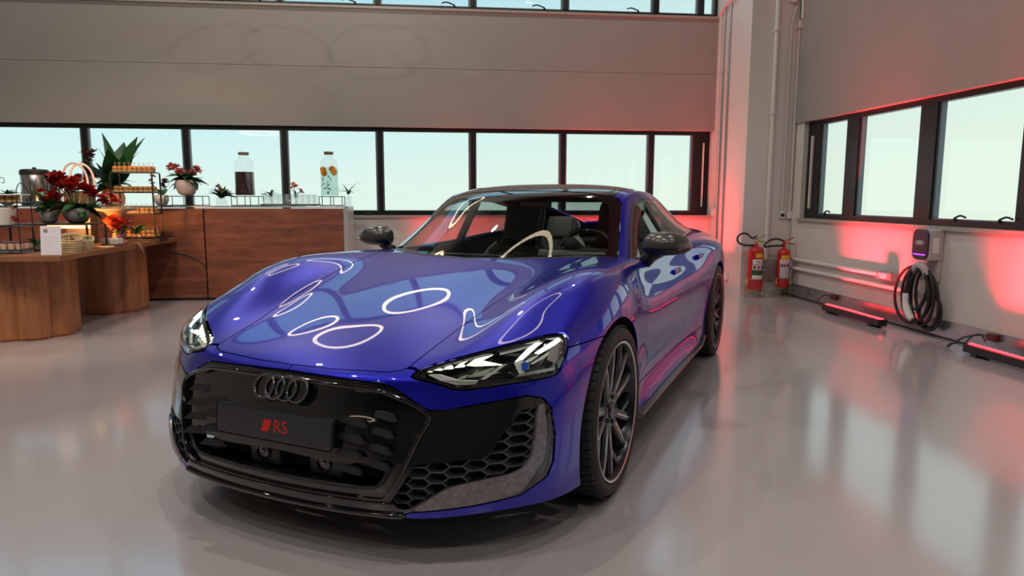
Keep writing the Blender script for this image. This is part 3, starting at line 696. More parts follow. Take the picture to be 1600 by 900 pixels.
a,b_,c,d_ = ii[:-1,:-1].ravel(),ii[1:,:-1].ravel(),ii[1:,1:].ravel(),ii[:-1,1:].ravel()
GT = np.vstack([np.stack([a,b_,c],1),np.stack([a,c,d_],1)])
t0 = GT[5000]; 
if np.dot(np.cross(GP[t0[1]]-GP[t0[0]],GP[t0[2]]-GP[t0[0]]),GNn[t0[0]]) < 0: GT = GT[:,::-1]
gh = (GP,GNn,GT)
WS = [(-1,.80),(.745,.80),(.728,.90),(.680,1.012),(.634,1.14),(.607,1.215),(.580,1.243),(.53,1.257),(.40,1.278),(.22,1.288),(0,1.290),(-1,1.29)]
DLO = [(-.90,.80),(-.95,.915),(-1.10,1.00),(-1.265,1.105),(-1.44,1.208),(-1.58,1.232),(-1.75,1.243),(-2.1,1.232),(-2.45,1.184),(-2.78,1.108),(-2.98,1.045),(-3.06,1.01),(-3.05,.985),(-2.9,.972),(-2.6,.80)]
ws, gh = split(gh, cond(gh,'yz',WS,lambda P:-1.5-P[:,0]))
dlo, gh = split(gh, cond(gh,'xz',DLO,lambda P:.55-P[:,1]), .002)
roof, gh = split(gh, cond(gh,'xy',[(-1.0,-1),(-1.0,.545),(-1.42,.548),(-1.75,.548),(-2.1,.535),(-2.44,.515),(-2.44,-1)],lambda P:1.2-P[:,2]))
rear, gh = split(gh, cond(gh,'xy',[(-2.445,-1),(-2.445,.50),(-2.9,.47),(-3.3,.42),(-3.62,.38),(-3.62,-1)],lambda P:.98-P[:,2]))
panel('roof_rails', whole(gh), M_blue, depth=.02)
panel('roof', whole(roof), mat('carbon_roof',(.02,.02,.02),.16,coat=1,noise=.3,nscale=120), depth=.02)
WI = [(-1,.945),(.0,.945),(.3,.945),(.672,.945),(.630,1.02),(.585,1.13),(.552,1.205),(.51,1.230),(.40,1.248),(.22,1.258),(0,1.260),(-1,1.26)]
wsg, frit = split(ws, cond(ws,'yz',chaikin(WI,1) if False else WI), 0)
wo_ = panel('windscreen', whole(wsg), M_glass, depth=0); panel('windscreen_surround', whole(frit), M_gloss, wo_, depth=0)
panel('rear_screen', whole(clip(rear, rear[0][:,2]*0-1)), M_dark_glass, depth=0)
inn = cond(dlo,'xz',DLO)+.016
sg, tr = clip(dlo, inn), clip(dlo, -inn)
pill = np.abs(sg[0][:,0]+1.86-.06*(1.1-sg[0][:,2]))-.035
bp_, sg = split(sg, pill, 0); g1 = clip(sg, -sg[0][:,0]-1.86); g2 = clip(sg, sg[0][:,0]+1.86)
for side in (1,-1):
    f = (lambda m: m) if side > 0 else mirror
    panel('front_side_window', f(g1), M_dark_glass, depth=0); panel('rear_side_window', f(g2), M_dark_glass, depth=0)
    panel('window_trim', f(tr), M_gloss, depth=.012); panel('centre_pillar', f(bp_), M_gloss, depth=.03)
    # window ledge seal
    obj('waist_seal', tube(bmesh.new(), crom([(-.97,side*.795,.912),(-1.4,side*.79,.917),(-1.9,side*.79,.935),(-2.4,side*.775,.962),(-2.85,side*.735,.978)],5), .009, 6), M_gloss, car, True)

# ---- door mirrors
def mirror_thing(side):
    # housing: a swept shell, wide at the door, tapering outwards
    sec = [(.0,.055,.05,0,0),(.03,.085,.075,.0,0),(.09,.10,.082,-.005,.002),(.16,.098,.076,-.015,.002),(.21,.075,.058,-.03,0),(.235,.035,.028,-.045,-.003),(.243,.006,.006,-.05,-.004)]
    V=[]; n_=24; rows=[]
    bm = bmesh.new()
    for u,(yy,dx,dz,ox,oz) in enumerate(sec):
        row=[]
        for k in range(n_):
            a=2*PI*k/n_; ca,sa=math.cos(a),math.sin(a)
            x = ox + dx*math.copysign(abs(ca)**.8,ca)*(1.0 if ca>0 else .55); z = oz + dz*math.copysign(abs(sa)**.85,sa)*(1 if sa>0 else .62)
            row.append(bm.verts.new((x, side*yy, z)))
        rows.append(row)
    for a,b in zip(rows,rows[1:]):
        for k in range(n_): bm.faces.new((a[k],a[(k+1)%n_],b[(k+1)%n_],b[k]))
    bm.faces.new(rows[0]); bm.faces.new(rows[-1]); bmesh.ops.recalc_face_normals(bm, faces=bm.faces)
    lo = bm.copy(); bmesh.ops.bisect_plane(bm, geom=bm.verts[:]+bm.edges[:]+bm.faces[:], plane_co=(0,0,-.004), plane_no=(0,0,-1), clear_outer=True)
    bmesh.ops.bisect_plane(lo, geom=lo.verts[:]+lo.edges[:]+lo.faces[:], plane_co=(0,0,-.007), plane_no=(0,0,1), clear_outer=True)
    o = obj('door_mirror', bm, M_carbon2, car, 45); o.location = (-1.03, side*.835, .985); o.rotation_euler = (0,0,side*-.10)
    bmesh.ops.scale(lo, vec=(.985,.985,.98), verts=lo.verts); obj('mirror_lower_shell', lo, M_satin, o, 45)
    obj('mirror_seam', box(-.10,.093,*sorted((side*.02,side*.215)),-.0085,-.003,.002), M_gloss, o)
    g = bmesh.new(); n2=20
    g.faces.new([g.verts.new((-.058, side*(.115+.085*math.copysign(abs(math.cos(2*PI*k/n2))**.6,math.cos(2*PI*k/n2))), .012+.045*math.copysign(abs(math.sin(2*PI*k/n2))**.6,math.sin(2*PI*k/n2)))) for k in range(n2)])
    obj('mirror_glass', g, M_silver, o)
    ft = tube(bmesh.new(), [(-.02,side*-.02,-.10),(0,side*.03,-.06),(.0,side*.07,-.03)], [.04,.032,.03], 12); obj('mirror_foot', ft, M_satin, o, True)
for s in (1,-1): mirror_thing(s)

# ---- wheels
def wheel(cx, side, steer=0):
    hub = obj('wheel', lathe(bmesh.new(), [(r_*1.065,y_) for r_,y_ in ((.262,-.13),(.276,-.128),(.279,-.118),(.268,-.10),(.262,-.03),(.255,.03),(.262,.085),(.272,.100),(.279,.108),(.276,.116),(.266,.113),(.258,.095),(.246,.03),(.246,-.10))], 72, 'y', close=True), M_rim, car, 40)
    R = lambda a,r,y: (r*math.sin(a), y, r*math.cos(a))
    obj('rim_lip', lathe(bmesh.new(), [(.290,.1125),(.297,.1155),(.2955,.1175),(.288,.1155)], 72, 'y', close=True), M_rimcut, hub, 40)
    hub.location = (cx, side*.868, WR); hub.rotation_euler = (0,0,(0 if side > 0 else PI)+steer)
    rb = lathe(bmesh.new(), [(.298,.110),(.305,.118),(.325,.122),(.346,.115),(.356,.098),(.360,.07),(.360,-.09),(.354,-.118),(.338,-.134),(.315,-.134),(.297,-.128),(.294,0)], 96, 'y', close=True)
    ty = obj('tyre', rb, M_rubber, hub, 50)
    # tread: circumferential grooves and cross sipes
    bm = bmesh.new(); 
    for k in range(60):
        a = 2*PI*k/60
        for y0,y1,sk in ((-.118,-.06,.06),(.045,.108,-.06)):
            q = [R(a,.3565,y0),R(a+sk,.3612,y0*.93),R(a+sk,.3618,y1*.93),R(a,.3595,y1)] 
            w_ = .016; v = [bm.verts.new(R(a+da+(sk if y > (y0+y1)/2 else 0), r_, y)) for da,r_,y in ((0,.355,y0),(.085,.355,y0),(.085,.3625,y0+.006),(0,.3625,y0+.006),(0,.3625,y1-.006),(.085,.3625,y1-.006),(.085,.356,y1),(0,.356,y1))]
            bm.faces.new((v[0],v[1],v[2],v[3])); bm.faces.new((v[3],v[2],v[5],v[4])); bm.faces.new((v[4],v[5],v[6],v[7])); bm.faces.new((v[0],v[3],v[4],v[7])); bm.faces.new((v[1],v[6],v[5],v[2]))
    for y in (-.03,.018):
        lathe(bm, [(.355,y-.02),(.3625,y-.018),(.3625,y+.018),(.355,y+.02)], 72, 'y')
    bmesh.ops.recalc_face_normals(bm, faces=bm.faces); obj('tread', bm, M_rubber, ty)
    # five double spokes
    def bar(a0,r0,a1,r1,w0,w1,y0,y1,dep):
        """spoke bar from polar (a0, r0) to (a1, r1), face at y0 -> y1"""
        p0 = Vector(R(a0,r0,0)); p1 = Vector(R(a1,r1,0)); t = (p1-p0).normalized(); s_ = Vector((t.z,0,-t.x)); bm = bmesh.new(); V = []
        for p,w_,y in ((p0,w0,y0),(p0.lerp(p1,.55),(w0+w1)/2,y0*.5+y1*.5+.004),(p1,w1,y1)):
            V.append([bm.verts.new(tuple(p+s_*u+Vector((0,yy,0)))) for u,yy in ((-w_,y-.012),(-w_*.72,y),(w_*.72,y),(w_,y-.012),(w_*.8,y-dep),(-w_*.8,y-dep))])
        for a,b in zip(V,V[1:]):
            for k in range(6): bm.faces.new((a[k],a[(k+1)%6],b[(k+1)%6],b[k]))
        bm.faces.new(V[0]); bm.faces.new(V[-1]); bmesh.ops.recalc_face_normals(bm, faces=bm.faces); return bm
    for k in range(5):
        a = 2*PI*k/5+.31
        for s in (-1,1):
            o = obj('spoke', bar(a+s*.23,.055,a+s*.235,.284,.026,.022,.078,.098,.045), M_rim, hub)
            bm = bar(a+s*.20+s*.0,.10,a+s*.235,.280,.0045,.0045,.0845,.1005,.006); bmesh.ops.translate(bm, vec=(0,0,0), verts=bm.verts)
            obj('machined_edge', bm, M_rimcut, o)
        o = obj('spoke', bar(a+.31,.17,a+.62,.282,.014,.015,.085,.097,.035), M_rim, hub)
    obj('hub_cap', lathe(bmesh.new(), [(.085,.02),(.085,.070),(.072,.082),(.036,.083),(.034,.089),(.028,.091),(0,.091)], 40, 'y'), M_rim, hub, 30)
    for k in range(5):
        a = 2*PI*k/5+.31+PI/5; o = obj('wheel_bolt', lathe(bmesh.new(), [(.011,0),(.011,.012),(.007,.014),(0,.012)], 6, 'y', c=R(a,.056,.076)), M_satin, hub)
    obj('brake_disc', lathe(bmesh.new(), [(.08,-.035),(.205,-.035),(.205,-.003),(.195,.0),(.09,.0),(.085,.02),(.08,.02)], 64, 'y', close=True), M_silver if False else mat('ceramic_disc',(.12,.12,.125),.35,metal=.6), hub, 40)
    bm = bmesh.new(); n_=10; a0 = PI/2*1.0 if cx == 0 else -PI/2
    V=[]
    for k in range(n_+1):
        a = a0-.42+.84*k/n_; V.append([bm.verts.new(R(a*(1 if side>0 else -1),r_,y)) for r_,y in ((.135,-.05),(.235,-.05),(.235,.02),(.222,.034),(.15,.034),(.135,.024))])
    for p,q in zip(V,V[1:]):
        for k in range(6): bm.faces.new((p[k],p[(k+1)%6],q[(k+1)%6],q[k]))
    bm.faces.new(V[0]); bm.faces.new(V[-1]); bmesh.ops.recalc_face_normals(bm, faces=bm.faces); obj('brake_caliper', bm, M_red, hub, 30)
for cx in (0,-WB):
    for s in (1,-1): wheel(cx, s)

# ---- cabin
obj('cabin_floor', box(-3.3,-.6,-.72,.72,.22,.27), M_void, car)
ds = obj('dashboard', prism(chaikin([(-.60,.87),(-.62,.60),(-1.15,.55),(-1.25,.72),(-1.18,.86),(-1.05,.905),(-.85,.915)],2), -.73,.73,'y'), M_satin, car, 30)
bn = obj('instrument_binnacle', prism(chaikin([(-1.02,.88),(-1.22,.86),(-1.20,.955),(-1.05,.945)],2), .19,.60,'y'), M_satin, ds, 30)
obj('display', box(-1.215,-1.205,-.14,.14,.78,.90,.004), M_gloss, ds)
sw = empty('steering_wheel'); sw.parent = car; sw.location = (-1.36,.37,.885); sw.rotation_euler = (0,-.42,0)
pts = [(0,.185*math.copysign(abs(math.cos(2*PI*k/40))**.9,math.cos(2*PI*k/40)), max(-.15,.178*math.sin(2*PI*k/40))) for k in range(40)]
obj('wheel_rim', tube(bmesh.new(), pts, .0165, 10, True), M_satin, sw, True); obj('wheel_hub', box(-.02,.03,-.075,.075,-.06,.05,.02), M_satin, sw, 40)
for a in ((.06,0,.175,.0),(-.06,0,-.175,.0),(0,-.05,0,-.15)): obj('wheel_spoke', tube(bmesh.new(), [(.01,a[0],a[1]),(0,a[2],a[3])], .014, 8), M_satin, sw, True)
obj('centre_marker', tube(bmesh.new(), [(0,-.014,.178),(0,.014,.178)], .0175, 10), M_silver, sw, True)
obj('column', tube(bmesh.new(), [(.02,0,0),(.28,0,-.02)], .045, 10), M_void, sw, True)
def seat(x, y, z, w, hgt, name='front_seat', rake=-.30):
    r = empty(name); r.parent = car; r.location = (x,y,z)
    half_ = [(w*.52,0),(w*.55,.20),(w*.52,.36),(w*.36,.46),(w*.27,.50),(w*.27,hgt-.03),(w*.22,hgt),(0,hgt+.005)]
    outl = chaikin([(p[0],p[1]) for p in half_]+[(-p[0],p[1]) for p in half_[::-1]],2)
    o = obj('backrest', prism(outl,-.05,.05,'x'), M_seat, r, 30); o.rotation_euler = (0,rake,0)
    sh = obj('seat_shell', prism([(p[0]*1.06,p[1]*1.01) for p in outl],-.065,-.045,'x'), M_shell, r, 30); sh.rotation_euler = (0,rake,0)
    for s in (-1,1):
        bl = obj('bolster', tube(bmesh.new(), crom([(.05,s*w*.50,.03),(.075,s*w*.53,.20),(.06,s*w*.47,.37),(.045,s*w*.33,.46)],5), .035, 8), M_shell, r, True); bl.rotation_euler = (0,rake,0)
    hr = obj('headrest', box(.02,.085,-w*.24,w*.24,hgt-.20,hgt-.005,.025,3), M_seat, r, 40); hr.rotation_euler = (0,rake,0)
    sl = obj('harness_slot', box(.045,.056,-w*.26,w*.26,.455,.505,.004), M_gloss, r); sl.rotation_euler = (0,rake,0)
    obj('seat_base', box(-.02,.50,-w*.52,w*.52,-.14,.02,.05,3), M_seat, r, 40)
    pad = obj('seat_insert', box(.048,.06,-w*.30,w*.30,.06,.40,.01), M_beige if name == 'front_seat' else M_seat, r); pad.rotation_euler = (0,rake,0)
seat(-1.93,.37,.44,.50,.80); seat(-1.93,-.37,.44,.50,.80)
seat(-2.72,.36,.46,.48,.66,'rear_seat',-.42); seat(-2.72,-.36,.46,.48,.66,'rear_seat',-.42)
obj('parcel_shelf', box(-3.5,-2.98,-.60,.60,.85,.88), M_void, car)
obj('rear_view_mirror', box(-1.47,-1.45,-.11,.11,1.185,1.235,.012), M_gloss, car)
for s in (1,-1):
    obj('door_card', prism([(-.66,.30),(-.66,.86),(-1.0,.905),(-2.6,.93),(-2.6,.35)], s*.775, s*.80, 'y'), M_satin, car)
    obj('door_pull', box(-1.7,-1.05,*sorted((s*.70,s*.775)),.66,.71,.015), M_beige, car)
obj('headliner', prism([(-1.42,1.235),(-1.7,1.30),(-2.1,1.29),(-2.44,1.25),(-2.44,1.235),(-2.1,1.27),(-1.7,1.28),(-1.42,1.22)], -.5,.5,'y'), M_void, car)
obj('centre_console', box(-2.3,-1.15,-.12,.12,.27,.62,.03), M_satin, car)


# ------------------------------------------------------------------ corner: pipes, sockets, extinguishers
def pipe(name, pts, r, label, m=None, cl=(), n=10):
    o = obj(name, tube(bmesh.new(), pts, r, n), m or M_conduit, None, 50); tag(o, label, 'pipe')
    for p in cl:
        c = obj('clip', box(-r*1.2,r*1.2,-r*1.15,r*1.0,-.012,.012,.003), m or M_conduit, o); c.location = p
    return o
PF = 8.57
pipe('conduit', [(4.19,PF-.032,.465),(4.19,PF-.032,H)], .030, 'thick pale vertical pipe on the front of the corner pillar above the grey box', cl=[(4.19,PF-.032,2.3),(4.19,PF-.032,3.3)])
pipe('conduit', crom([(4.38,PF-.02,1.08),(4.38,PF-.02,2.2),(4.38,PF-.02,3.25),(4.39,PF-.02,3.42),(4.42,PF-.02,3.53),(4.44,PF-.022,3.60)],5), .018, 'thin pale conduit on the pillar bending right at its top', cl=[(4.38,PF-.02,2.25)])
pipe('conduit', [(4.478,PF-.035,1.08),(4.478,PF-.035,3.32)], .018, 'thin pale conduit beside the right window reveal', cl=[(4.478,PF-.035,2.3)])
pipe('conduit', crom([(4.478,PF-.09,3.44),(4.478,PF-.095,3.58),(4.46,PF-.095,3.70),(4.40,PF-.09,3.73)],5), .016, 'short curved conduit at the top of the pillar')
def wallbox(name, x0,x1,y0,y1,z0,z1, m, label, cat, bev=.006):
    return tag(obj(name, box(x0,x1,y0,y1,z0,z1,bev), m, None, 40), label, cat)
sk = wallbox('socket', 4.345,4.415,PF-.045,PF,.99,1.08, M_plastic_w, 'white socket with dark outlet at the foot of the bent conduit', 'socket')
obj('outlet', box(4.355,4.405,PF-.049,PF-.044,1.01,1.05,.003), M_plastic_b, sk)
wallbox('socket_box', 4.44,4.505,PF-.055,PF,.99,1.08, M_plastic_w, 'white blank socket box beside the right window sill', 'socket')
wallbox('junction_box', 4.34,4.42,PF-.06,PF,3.64,3.76, M_plastic_w, 'white junction box high on the pillar', 'box')
wallbox('junction_box', 4.45,4.505,PF-.07,PF,3.33,3.43, M_conduit, 'small pinkish conduit box high in the corner by the right wall', 'box')
gb = wallbox('meter_box', 4.12,4.36,PF-.07,PF,.20,.46, mat('grey_box_paint',(.27,.25,.245),.5), 'flat grey box on the pillar between the fire extinguishers', 'box')
obj('cord', tube(bmesh.new(), crom([(4.20,PF-.03,.20),(4.20,PF-.03,.12),(4.24,PF-.04,.07),(4.32,PF-.04,.05)],6), .006, 6), M_conduit, gb, True)
for y, r in ((9.50,.011),(9.37,.013),(9.19,.013)):
    pipe('conduit', [(3.862,y,.05 if r > .012 else 1.0),(3.862,y,3.80)], r, {9.5:'thin conduit in the corner right beside the back window', 9.37:'middle grey conduit on the left flank of the pillar', 9.19:'grey conduit on the left flank of the pillar nearest its edge'}[y], M_steel if r > .012 else M_conduit, cl=[(3.862,y,1.6),(3.862,y,2.9)])
pipe('conduit', crom([(3.85,9.52,3.72),(3.84,9.3,3.80),(3.84,9.0,3.84),(3.84,8.7,3.93)],4), .016, 'red lit conduit running up along the pillar top')
sb = wallbox('switch_box', 3.835,3.875,8.93,9.05,.15,.25, M_plastic_w, 'white switch box low on the left flank of the pillar', 'socket')
wallbox('socket', 3.84,3.875,9.46,9.55,1.0,1.09, M_plastic_w, 'small white socket box in the corner by the back window sill', 'socket')

M_exred = mat('extinguisher_red', (.50,.012,.012), .3, coat=.4); M_brass = mat('brass', (.7,.5,.18), .25, metal=1)
M_yel = mat('label_yellow', (.75,.45,.02), .5); M_lab = mat('label_white', (.75,.73,.72), .5); M_grn = mat('label_green', (.01,.10,.04), .5); M_blu = mat('label_blue', (.03,.06,.35), .5)
def extinguisher(x, y, z0, r, h, label, kind, hose):
    t = empty('fire_extinguisher', label, 'extinguisher', (x,y,0), -.18)
    obj('cylinder', lathe(bmesh.new(), [(r*.86,z0),(r,z0+.02),(r,z0+h-.06),(r*.93,z0+h-.03),(r*.7,z0+h-.008),(.03,z0+h),(.022,z0+h+.03),(0,z0+h+.03)], 40), M_exred, t, 40)
    obj('foot_ring', lathe(bmesh.new(), [(r*.9,z0-.012),(r*.93,z0-.012),(r*.93,z0+.012),(r*.9,z0+.012)], 36, close=True), M_brass if kind else M_exred, t, 40)
    def patch(name, a0, a1, za, zb, m, k=1.004):
        bm = bmesh.new(); n_ = 10; v = [[bm.verts.new((r*k*math.sin(a0+(a1-a0)*i/n_), -r*k*math.cos(a0+(a1-a0)*i/n_), z)) for i in range(n_+1)] for z in (za,zb)]
        for i in range(n_): bm.faces.new((v[0][i],v[0][i+1],v[1][i+1],v[1][i]))
        return obj(name, bm, m, t, True)
    zt = z0+h
    if kind:
        patch('label_band', -.25,.75, zt-.135,zt-.08, M_yel); patch('label_band', -.6,.9, zt-.215,zt-.155, M_lab)
        patch('label_band', -.6,.9, zt-.285,zt-.222, M_lab); patch('label_band', -.6,.9, zt-.355,zt-.29, M_grn); patch('label_band', -.6,.9, zt-.41,zt-.355, M_lab)
        text('label_text','ÁGUA',.034,Matrix.Translation((r*.30,-r*1.0-.001,zt-.186)) @ Matrix.Rotation(.30,4,'Z') @ Matrix(((1,0,0,0),(0,0,-1,0),(0,1,0,0),(0,0,0,1))),M_grn,t)
        patch('pictogram', -.5,-.15, zt-.275,zt-.235, M_grn, 1.008); patch('pictogram', 0,.33, zt-.275,zt-.235, M_exred, 1.008); patch('pictogram', .5,.85, zt-.275,zt-.235, M_blu, 1.008)
    else:
        patch('label_band', -.6,.7, zt-.125,zt-.08, M_yel); patch('label_band', -.85,.85, zt-.18,zt-.13, M_lab)
        patch('label_band', -.8,.8, zt-.365,zt-.182, mat('label_lilac',(.55,.5,.6),.5))
        text('label_text','PÓ ABC',.026,Matrix.Translation((0,-r*1.0-.004,zt-.155)) @ Matrix(((1,0,0,0),(0,0,-1,0),(0,1,0,0),(0,0,0,1))),M_exred,t)
        patch('pictogram', -.6,-.3, zt-.225,zt-.19, M_grn, 1.008); patch('pictogram', -.2,.15, zt-.225,zt-.19, M_exred, 1.008); patch('pictogram', .3,.65, zt-.225,zt-.19, M_blu, 1.008)
    vm = M_brass if kind else M_exred
    obj('valve', tube(bmesh.new(), [(0,0,zt+.02),(0,0,zt+.09)], .017, 12), vm, t, True)
    obj('handle', tube(bmesh.new(), [(-.03,0,zt+.06),(.05,0,zt+.07),(.13,0,zt+.055)], .008, 8), vm, t, True)
    obj('lever', tube(bmesh.new(), [(-.01,0,zt+.09),(.05,0,zt+.115),(.11,0,zt+.145)], .008, 8), vm, t, True)
    obj('hose', tube(bmesh.new(), crom([(0,-.0,zt+.135) if kind else (0,0,zt+.08)]+hose, 6), .012, 8), M_plastic_b, t, True)
    # wire floor stand
    for sx in (-1,1):
        bm = tube(bmesh.new(), crom([(sx*r*1.12,-r*.6,.005),(sx*r*1.12,-r*.6,.24)],2), .004, 6); obj('stand_wire', bm, M_brass, t, True)
        bm = tube(bmesh.new(), [(sx*r*1.12,-r*.6,.005),(sx*r*1.0,r*.9,.005)], .004, 6); obj('stand_wire', bm, M_brass, t, True)
        bm = tube(bmesh.new(), [(sx*r*1.0,r*.9,.004),(sx*r*1.0,r*.9,.24)], .004, 6); obj('stand_wire', bm, M_brass, t, True)
    obj('stand_ring', tube(bmesh.new(), [(r*1.12*math.sin(2*PI*k/32),-r*1.12*math.cos(2*PI*k/32),.24) for k in range(32)], .004, 6, True), M_brass, t, True)
    obj('stand_base', tube(bmesh.new(), [(-r*1.12,-r*.6,z0-.015),(r*1.12,-r*.6,z0-.015),(r,r*.9,z0-.015),(-r,r*.9,z0-.015)], .004, 6, True), M_brass, t, True)
    return t
extinguisher(3.975,8.37,.095,.097,.545,'larger red fire extinguisher with green label band and looped hose, left of the pair','water',[(-.05,-.01,.745),(-.13,-.02,.80),(-.20,-.03,.80),(-.245,-.03,.745),(-.22,-.03,.685),(-.13,-.02,.655),(-.02,0,.655)])
extinguisher(4.350,8.38,.135,.080,.475,'smaller red fire extinguisher with white and yellow labels, right of the pair','',[(-.04,-.01,.72),(-.12,-.02,.735),(-.2,-.03,.71),(-.25,-.03,.66),(-.24,-.03,.635),(-.15,-.02,.645),(-.02,0,.65)])

# ------------------------------------------------------------------ right wall: pipes, charger, red light bars
pipe('wall_pipe', [(RX-.035,8.42,.48),(RX-.035,6.58,.48)], .022, 'upper of two horizontal pale pipes low on the right wall', cl=[(RX-.035,7.5,.48)])
pipe('wall_pipe', [(RX-.035,8.42,.367),(RX-.035,6.02,.367)], .022, 'lower of two horizontal pale pipes on the right wall, running behind the cable', cl=[(RX-.035,7.5,.367)])
jb = wallbox('conduit_outlet', RX-.085,RX-.0,6.36,6.60,.44,.52, M_steel, 'metal conduit outlet box at the end of the upper wall pipe', 'box', .008)
obj('box_cover', box(RX-.092,RX-.083,6.42,6.56,.455,.505,.003), mat('box_cover',(.6,.58,.55),.35), jb)
ch = empty('wall_charger', 'dark fronted electric car charger on the right wall with a coiled black cable', 'charger', (RX,5.875,0))
M_chf = mat('charger_front', (.035,.037,.05), .3); M_chs = mat('charger_side', (.46,.42,.43), .45)
obj('housing', box(-.15,0,-.10,.10,.69,.975,.022,4), M_chs, ch, 40)
obj('front_panel', prism(chaikin([(-.098,.70),(.098,.70),(.098,.972),(-.098,.972)],3), -.168,-.148, 'x'), M_chf, ch, 40)
obj('status_light', box(-.171,-.166,-.078,.078,.738,.750,.002), mat('violet_light',(.3,.05,.8),.4,emit=(.40,.05,1),estr=1.6), ch)
for k in range(4):
    q = obj('emblem_ring', tube(bmesh.new(), [(0,.0165*math.cos(2*PI*i/24),.0165*math.sin(2*PI*i/24)) for i in range(24)], .0028, 6, True), M_lab, ch, True); q.location = (-.170,(k-1.5)*.0225,.852)
obj('side_label', box(-.115,-.055,-.1035,-.099,.76,.90), M_lab, ch); obj('back_bracket', box(-.045,0,-.09,.06,.50,.70,.015), M_chs, ch, 40)
obj('cable_holder', tube(bmesh.new(), crom([(-.06,.06,.52),(-.14,.07,.60),(-.15,.02,.645),(-.15,-.05,.63),(-.13,-.08,.56)],5), .032, 10), M_chs, ch, True)
def loop(cy, cz, ry, rz, x, tilt, ph, wob): 
    return [(x+wob*math.sin(a+ph), cy+ry*math.cos(a)*math.cos(tilt)-rz*math.sin(a)*math.sin(tilt), cz+rz*math.sin(a)*math.cos(tilt)+ry*math.cos(a)*math.sin(tilt)) for a in [2*PI*k/28 for k in range(28)]]
for i,(cy,cz,ry,rz,x,tl) in enumerate([(.11,.36,.25,.265,-.12,.05),(.05,.365,.20,.25,-.14,-.12),(-.02,.36,.17,.265,-.12,.0),(-.06,.34,.15,.255,-.10,-.15),(.0,.42,.10,.19,-.15,.25),(-.10,.22,.12,.16,-.09,.1)]):
    obj('cable_loop', tube(bmesh.new(), loop(cy,cz,ry,rz,x,tl,i,.015), .0135, 8, True), M_rubber, ch, True)
obj('connector_grip', tube(bmesh.new(), crom([(-.16,.10,.60),(-.17,.115,.45),(-.17,.13,.36)],4), [.022]*5+[.026]*4, 10), M_plastic_b, ch, True)
obj('connector', tube(bmesh.new(), crom([(-.17,.13,.37),(-.17,.12,.27),(-.17,.07,.18),(-.165,.03,.14)],4), [.030]*5+[.034]*5+[.030]*3, 12), M_plastic_w, ch, True)
obj('charge_inlet', lathe(bmesh.new(), [(.04,-.09),(.04,0),(0,0)], 20, 'x', c=(0,-.03,.36)), M_plastic_b, ch, 40)
M_redled = mat('red_led', (.9,.02,.03), .4, emit=(1,.02,.03), estr=9)
def led_bar(y0, y1, label):
    t = empty('light_bar', label, 'light', (4.26,(y0+y1)/2,0)); L = y1-y0
    obj('housing', box(-.05,.05,-L/2,L/2,.02,.082,.006), M_plastic_b, t)
    obj('bracket', box(-.06,.06,-L/2+.10,-L/2+.16,0,.03,.004), M_plastic_b, t); obj('bracket', box(-.06,.06,L/2-.16,L/2-.10,0,.03,.004), M_plastic_b, t)
    obj('tray', box(-.040,.040,-L/2+.01,L/2-.01,.080,.084), mat('red_lens_bed',(.35,.01,.01),.3), t)
    n_ = int(L/.055)
    bm0 = box(-.018,.018,-.016,.016,.084,.092,.003); me = bpy.data.meshes.new('led'); bm0.to_mesh(me); bm0.free()
    for k in range(n_):
        o = link('led', me, M_redled, t); o.location = (0,-L/2+.035+k*(L-.07)/(n_-1),0)
    l = bpy.data.lights.new('red_wash','AREA'); l.shape = 'RECTANGLE'; l.size = .05; l.size_y = L*.94; l.energy = RED_W*L; l.color = (1,.03,.04); l.spread = math.radians(62)
    lo = bpy.data.objects.new('red_wash', l); COL.objects.link(lo); lo.parent = t; lo.location = (0,0,.10); lo.rotation_euler = (0,PI+.22,0)
RED_W = 28
led_bar(6.20,7.20,'black floor light bar with a glowing red strip beneath the wall pipes'); led_bar(4.05,5.10,'black floor light bar with glowing red dots at the right edge of the photo')
led_bar(2.2,3.25,'red floor light bar along the right wall outside the frame')
def plug(y, label, ly):
    o = wallbox('floor_socket', RX-.06,RX-.018,y-.05,y+.05,.10,.16, mat('dark_red_socket',(.10,.02,.02),.4), label, 'socket', .006)
    obj('cord', tube(bmesh.new(), crom([(RX-.05,y+.04,.13),(RX-.09,y+.10,.14),(RX-.13,y+.13,.10),(RX-.17,y+.12,.04),(RX-.2,ly,.035)],6), .006, 6), M_plastic_b, o, True)
plug(7.40,'small red lit socket on the steel skirting behind the far light bar',7.2); plug(5.10,'dark red socket with black cord on the skirting near the right edge',5.0)
obj('cord', tube(bmesh.new(), crom([(4.24,5.10,.09),(4.20,5.22,.06),(4.26,5.32,.012),(4.33,5.25,.10),(4.36,5.10,.15),(4.30,4.98,.12)],6), .007, 6), M_plastic_b, [o for o in bpy.data.objects if o.get('label','').startswith('black floor light bar with glowing red dots')][0], True).matrix_parent_inverse = Matrix.Translation((-4.26,-4.575,0))
o = wallbox('floor_socket', RX-.05,RX-.018,7.98,8.06,.08,.13, M_steel, 'small dark outlet at the far end of the steel skirting', 'socket')
